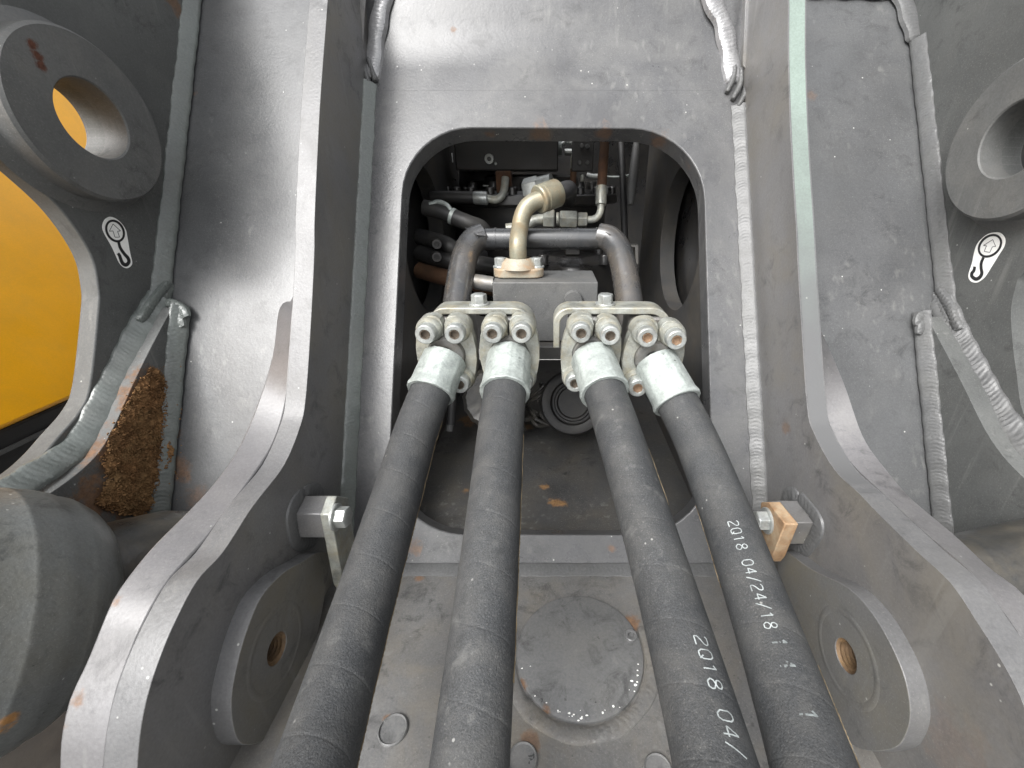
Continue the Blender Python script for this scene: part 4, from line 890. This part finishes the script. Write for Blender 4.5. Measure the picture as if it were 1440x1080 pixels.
# ------------------------------------------------------------------ left and right surroundings of the frame
zb = on(92, 563, XP(-.95)).z
yb = thing('body_panel', Vector((-1.0, .8, zb)), 'bright yellow body panel seen through the left cut-out and boss hole', 'body panel')
pz = Vector((-math.sin(R(24)), 0, math.cos(R(24)))); px_ = Vector((math.cos(R(24)), 0, math.sin(R(24))))
obj('panel', box(NB(), Vector((-.95, .9, zb)) + pz * .65 - px_ * .03, .06, 2.4, 1.3, px_, YV, pz), M['yellow'], yb, bevel=.006)
obj('sill', box(NB(), (-.985, .9, zb - .09), .04, 2.2, .165), M['rubber'], yb, bevel=.006)
obj('sill_trim', box(NB(), (-.962, .9, zb - .042), .008, 1.9, .006), M['block'], yb)
dp = obj('dark_backing', box(NB(), (1.05, .9, 1.5), .05, 2.4, 1.6), M['rubber'], None, bevel=.006); tag(dp, 'added black sheet behind the right boss and cut-out', 'body panel')  # black sheet added so the right boss hole and cut-out read dark
# barrel end of a cylinder at the lower left and its pin
be, rd = cam(118, 846, .445), cam(320, 806, .57); bax = (be - rd).normalized()      # from the rod back along the barrel
t = thing('hydraulic_cylinder', be - ZV * .1, 'large dusty grey cylinder barrel at the lower left corner with its greasy rod', 'hydraulic cylinder')
prof = [(0, -.004), (.045, -.004), (.062, -.001), (.074, .005), (.084, .014), (.0905, .023), (.0935, .028), (.0945, .031), (.0955, .036), (.0985, .042), (.1015, .052), (.103, .064), (.1035, .0655), (.1035, .068), (.103, .0695), (.1042, .09), (.105, .12), (.105, .45)]
obj('barrel', lathe(NB(), [(r_ * 1.14, h_ * 1.1) for r_, h_ in prof], be, bax, 96), M['barrel'], t, sharp=60)
obj('rod', tube(NB(), [be + bax * .02 + ZV * .012, cam(225, 792, .50), cam(335, 786, .565)], [.062, .060, .058], 40), M['greasy'], t)
pn = obj('pivot_pin', tube(NB(), [cam(1215, 852, .44), cam(1340, 818, .44), cam(1440, 795, .44), cam(1600, 765, .44)], [.042, .042, .042, .042], 40), M['greasy']); tag(pn, 'greasy black pivot pin at the right edge with yellow paint marks', 'pin')
bx = NB(); box(bx, (-.64, .2, .98), .62, 1.2, .03); obj('lower_dark_sheet', bx, M['rubber'], frame)  # black sheet added low down so the gap by the barrel reads dark
bx = NB(); box(bx, (.64, .2, .98), .62, 1.2, .03); obj('lower_dark_sheet', bx, M['rubber'], frame)  # matching dark sheet added on the right
# ------------------------------------------------------------------ soil caught on the left lower doubler
soil = NB()
poly = [(212, 512), (232, 530), (243, 560), (240, 610), (248, 640), (232, 670), (220, 700), (200, 728), (150, 722), (130, 706), (146, 676), (139, 646), (152, 612), (170, 574), (192, 536)]
def inside(u, v):
    c = False
    for i in range(len(poly)):
        (x1, y1), (x2, y2) = poly[i - 1], poly[i]
        if (y1 > v) != (y2 > v) and u < (x2 - x1) * (v - y1) / (y2 - y1) + x1: c = not c
    return c
def edge_d(u, v): return min(math.hypot(u - x, v - y) for x, y in poly)
from mathutils import noise as mn
def soil_at(u, v):
    q = on(u, v, CPK(-.004)); p = on(u, v, XP(-.5325)); return (q, CPN) if p.y > q.y else (p, XV)
grid = {}
for iu in range(0, 68):
    for iv in range(0, 116):
        u, v = 122 + iu * 2, 508 + iv * 2; w_ = Vector((u * .09, v * .09, 3.1))
        e = edge_d(u, v) / 16 + .9 * mn.noise(w_) + .5 * mn.noise(w_ * 3)
        if not inside(u, v) or e < .18: continue
        p, n = soil_at(u, v); h = min(1, e) * .006 * (.7 + .5 * mn.noise(w_ * 1.3)) + .0016 * mn.noise(w_ * 6) + .001 * rnd.uniform(-1, 1)
        grid[iu, iv] = soil.verts.new(p + n * (h - .0004))
for (iu, iv) in list(grid):
    k = [(iu, iv), (iu + 1, iv), (iu + 1, iv + 1), (iu, iv + 1)]
    if all(q in grid for q in k): soil.faces.new([grid[q] for q in k])
cnt = 0
while cnt < 3000:
    u, v = rnd.uniform(125, 256), rnd.uniform(506, 735)
    ins = inside(u, v)
    if not ins and rnd.random() > .05: continue
    if u < 200 - (v - 500) * .45: continue
    p, n = soil_at(u, v); th = min(1, edge_d(u, v) / 16) * .006 if ins else 0
    p = p + n * rnd.uniform(th * .6, th); r = rnd.uniform(.0004, .0012) * (1.9 if rnd.random() < .05 else 1)
    mtx = Matrix.Translation(p) @ Matrix.Rotation(rnd.uniform(0, 6), 4, Vector((rnd.random(), rnd.random(), rnd.random() + .1)).normalized()) @ Matrix.Diagonal((rnd.uniform(.7, 1.5), rnd.uniform(.7, 1.4), rnd.uniform(.5, 1), 1))
    bmesh.ops.create_icosphere(soil, subdivisions=1, radius=r, matrix=mtx); cnt += 1
so_ = obj('soil_deposit', soil, M['dirt'], sharp=20); tag(so_, 'crumbly brown soil caught in the left corner of the frame', 'soil', kind='stuff')
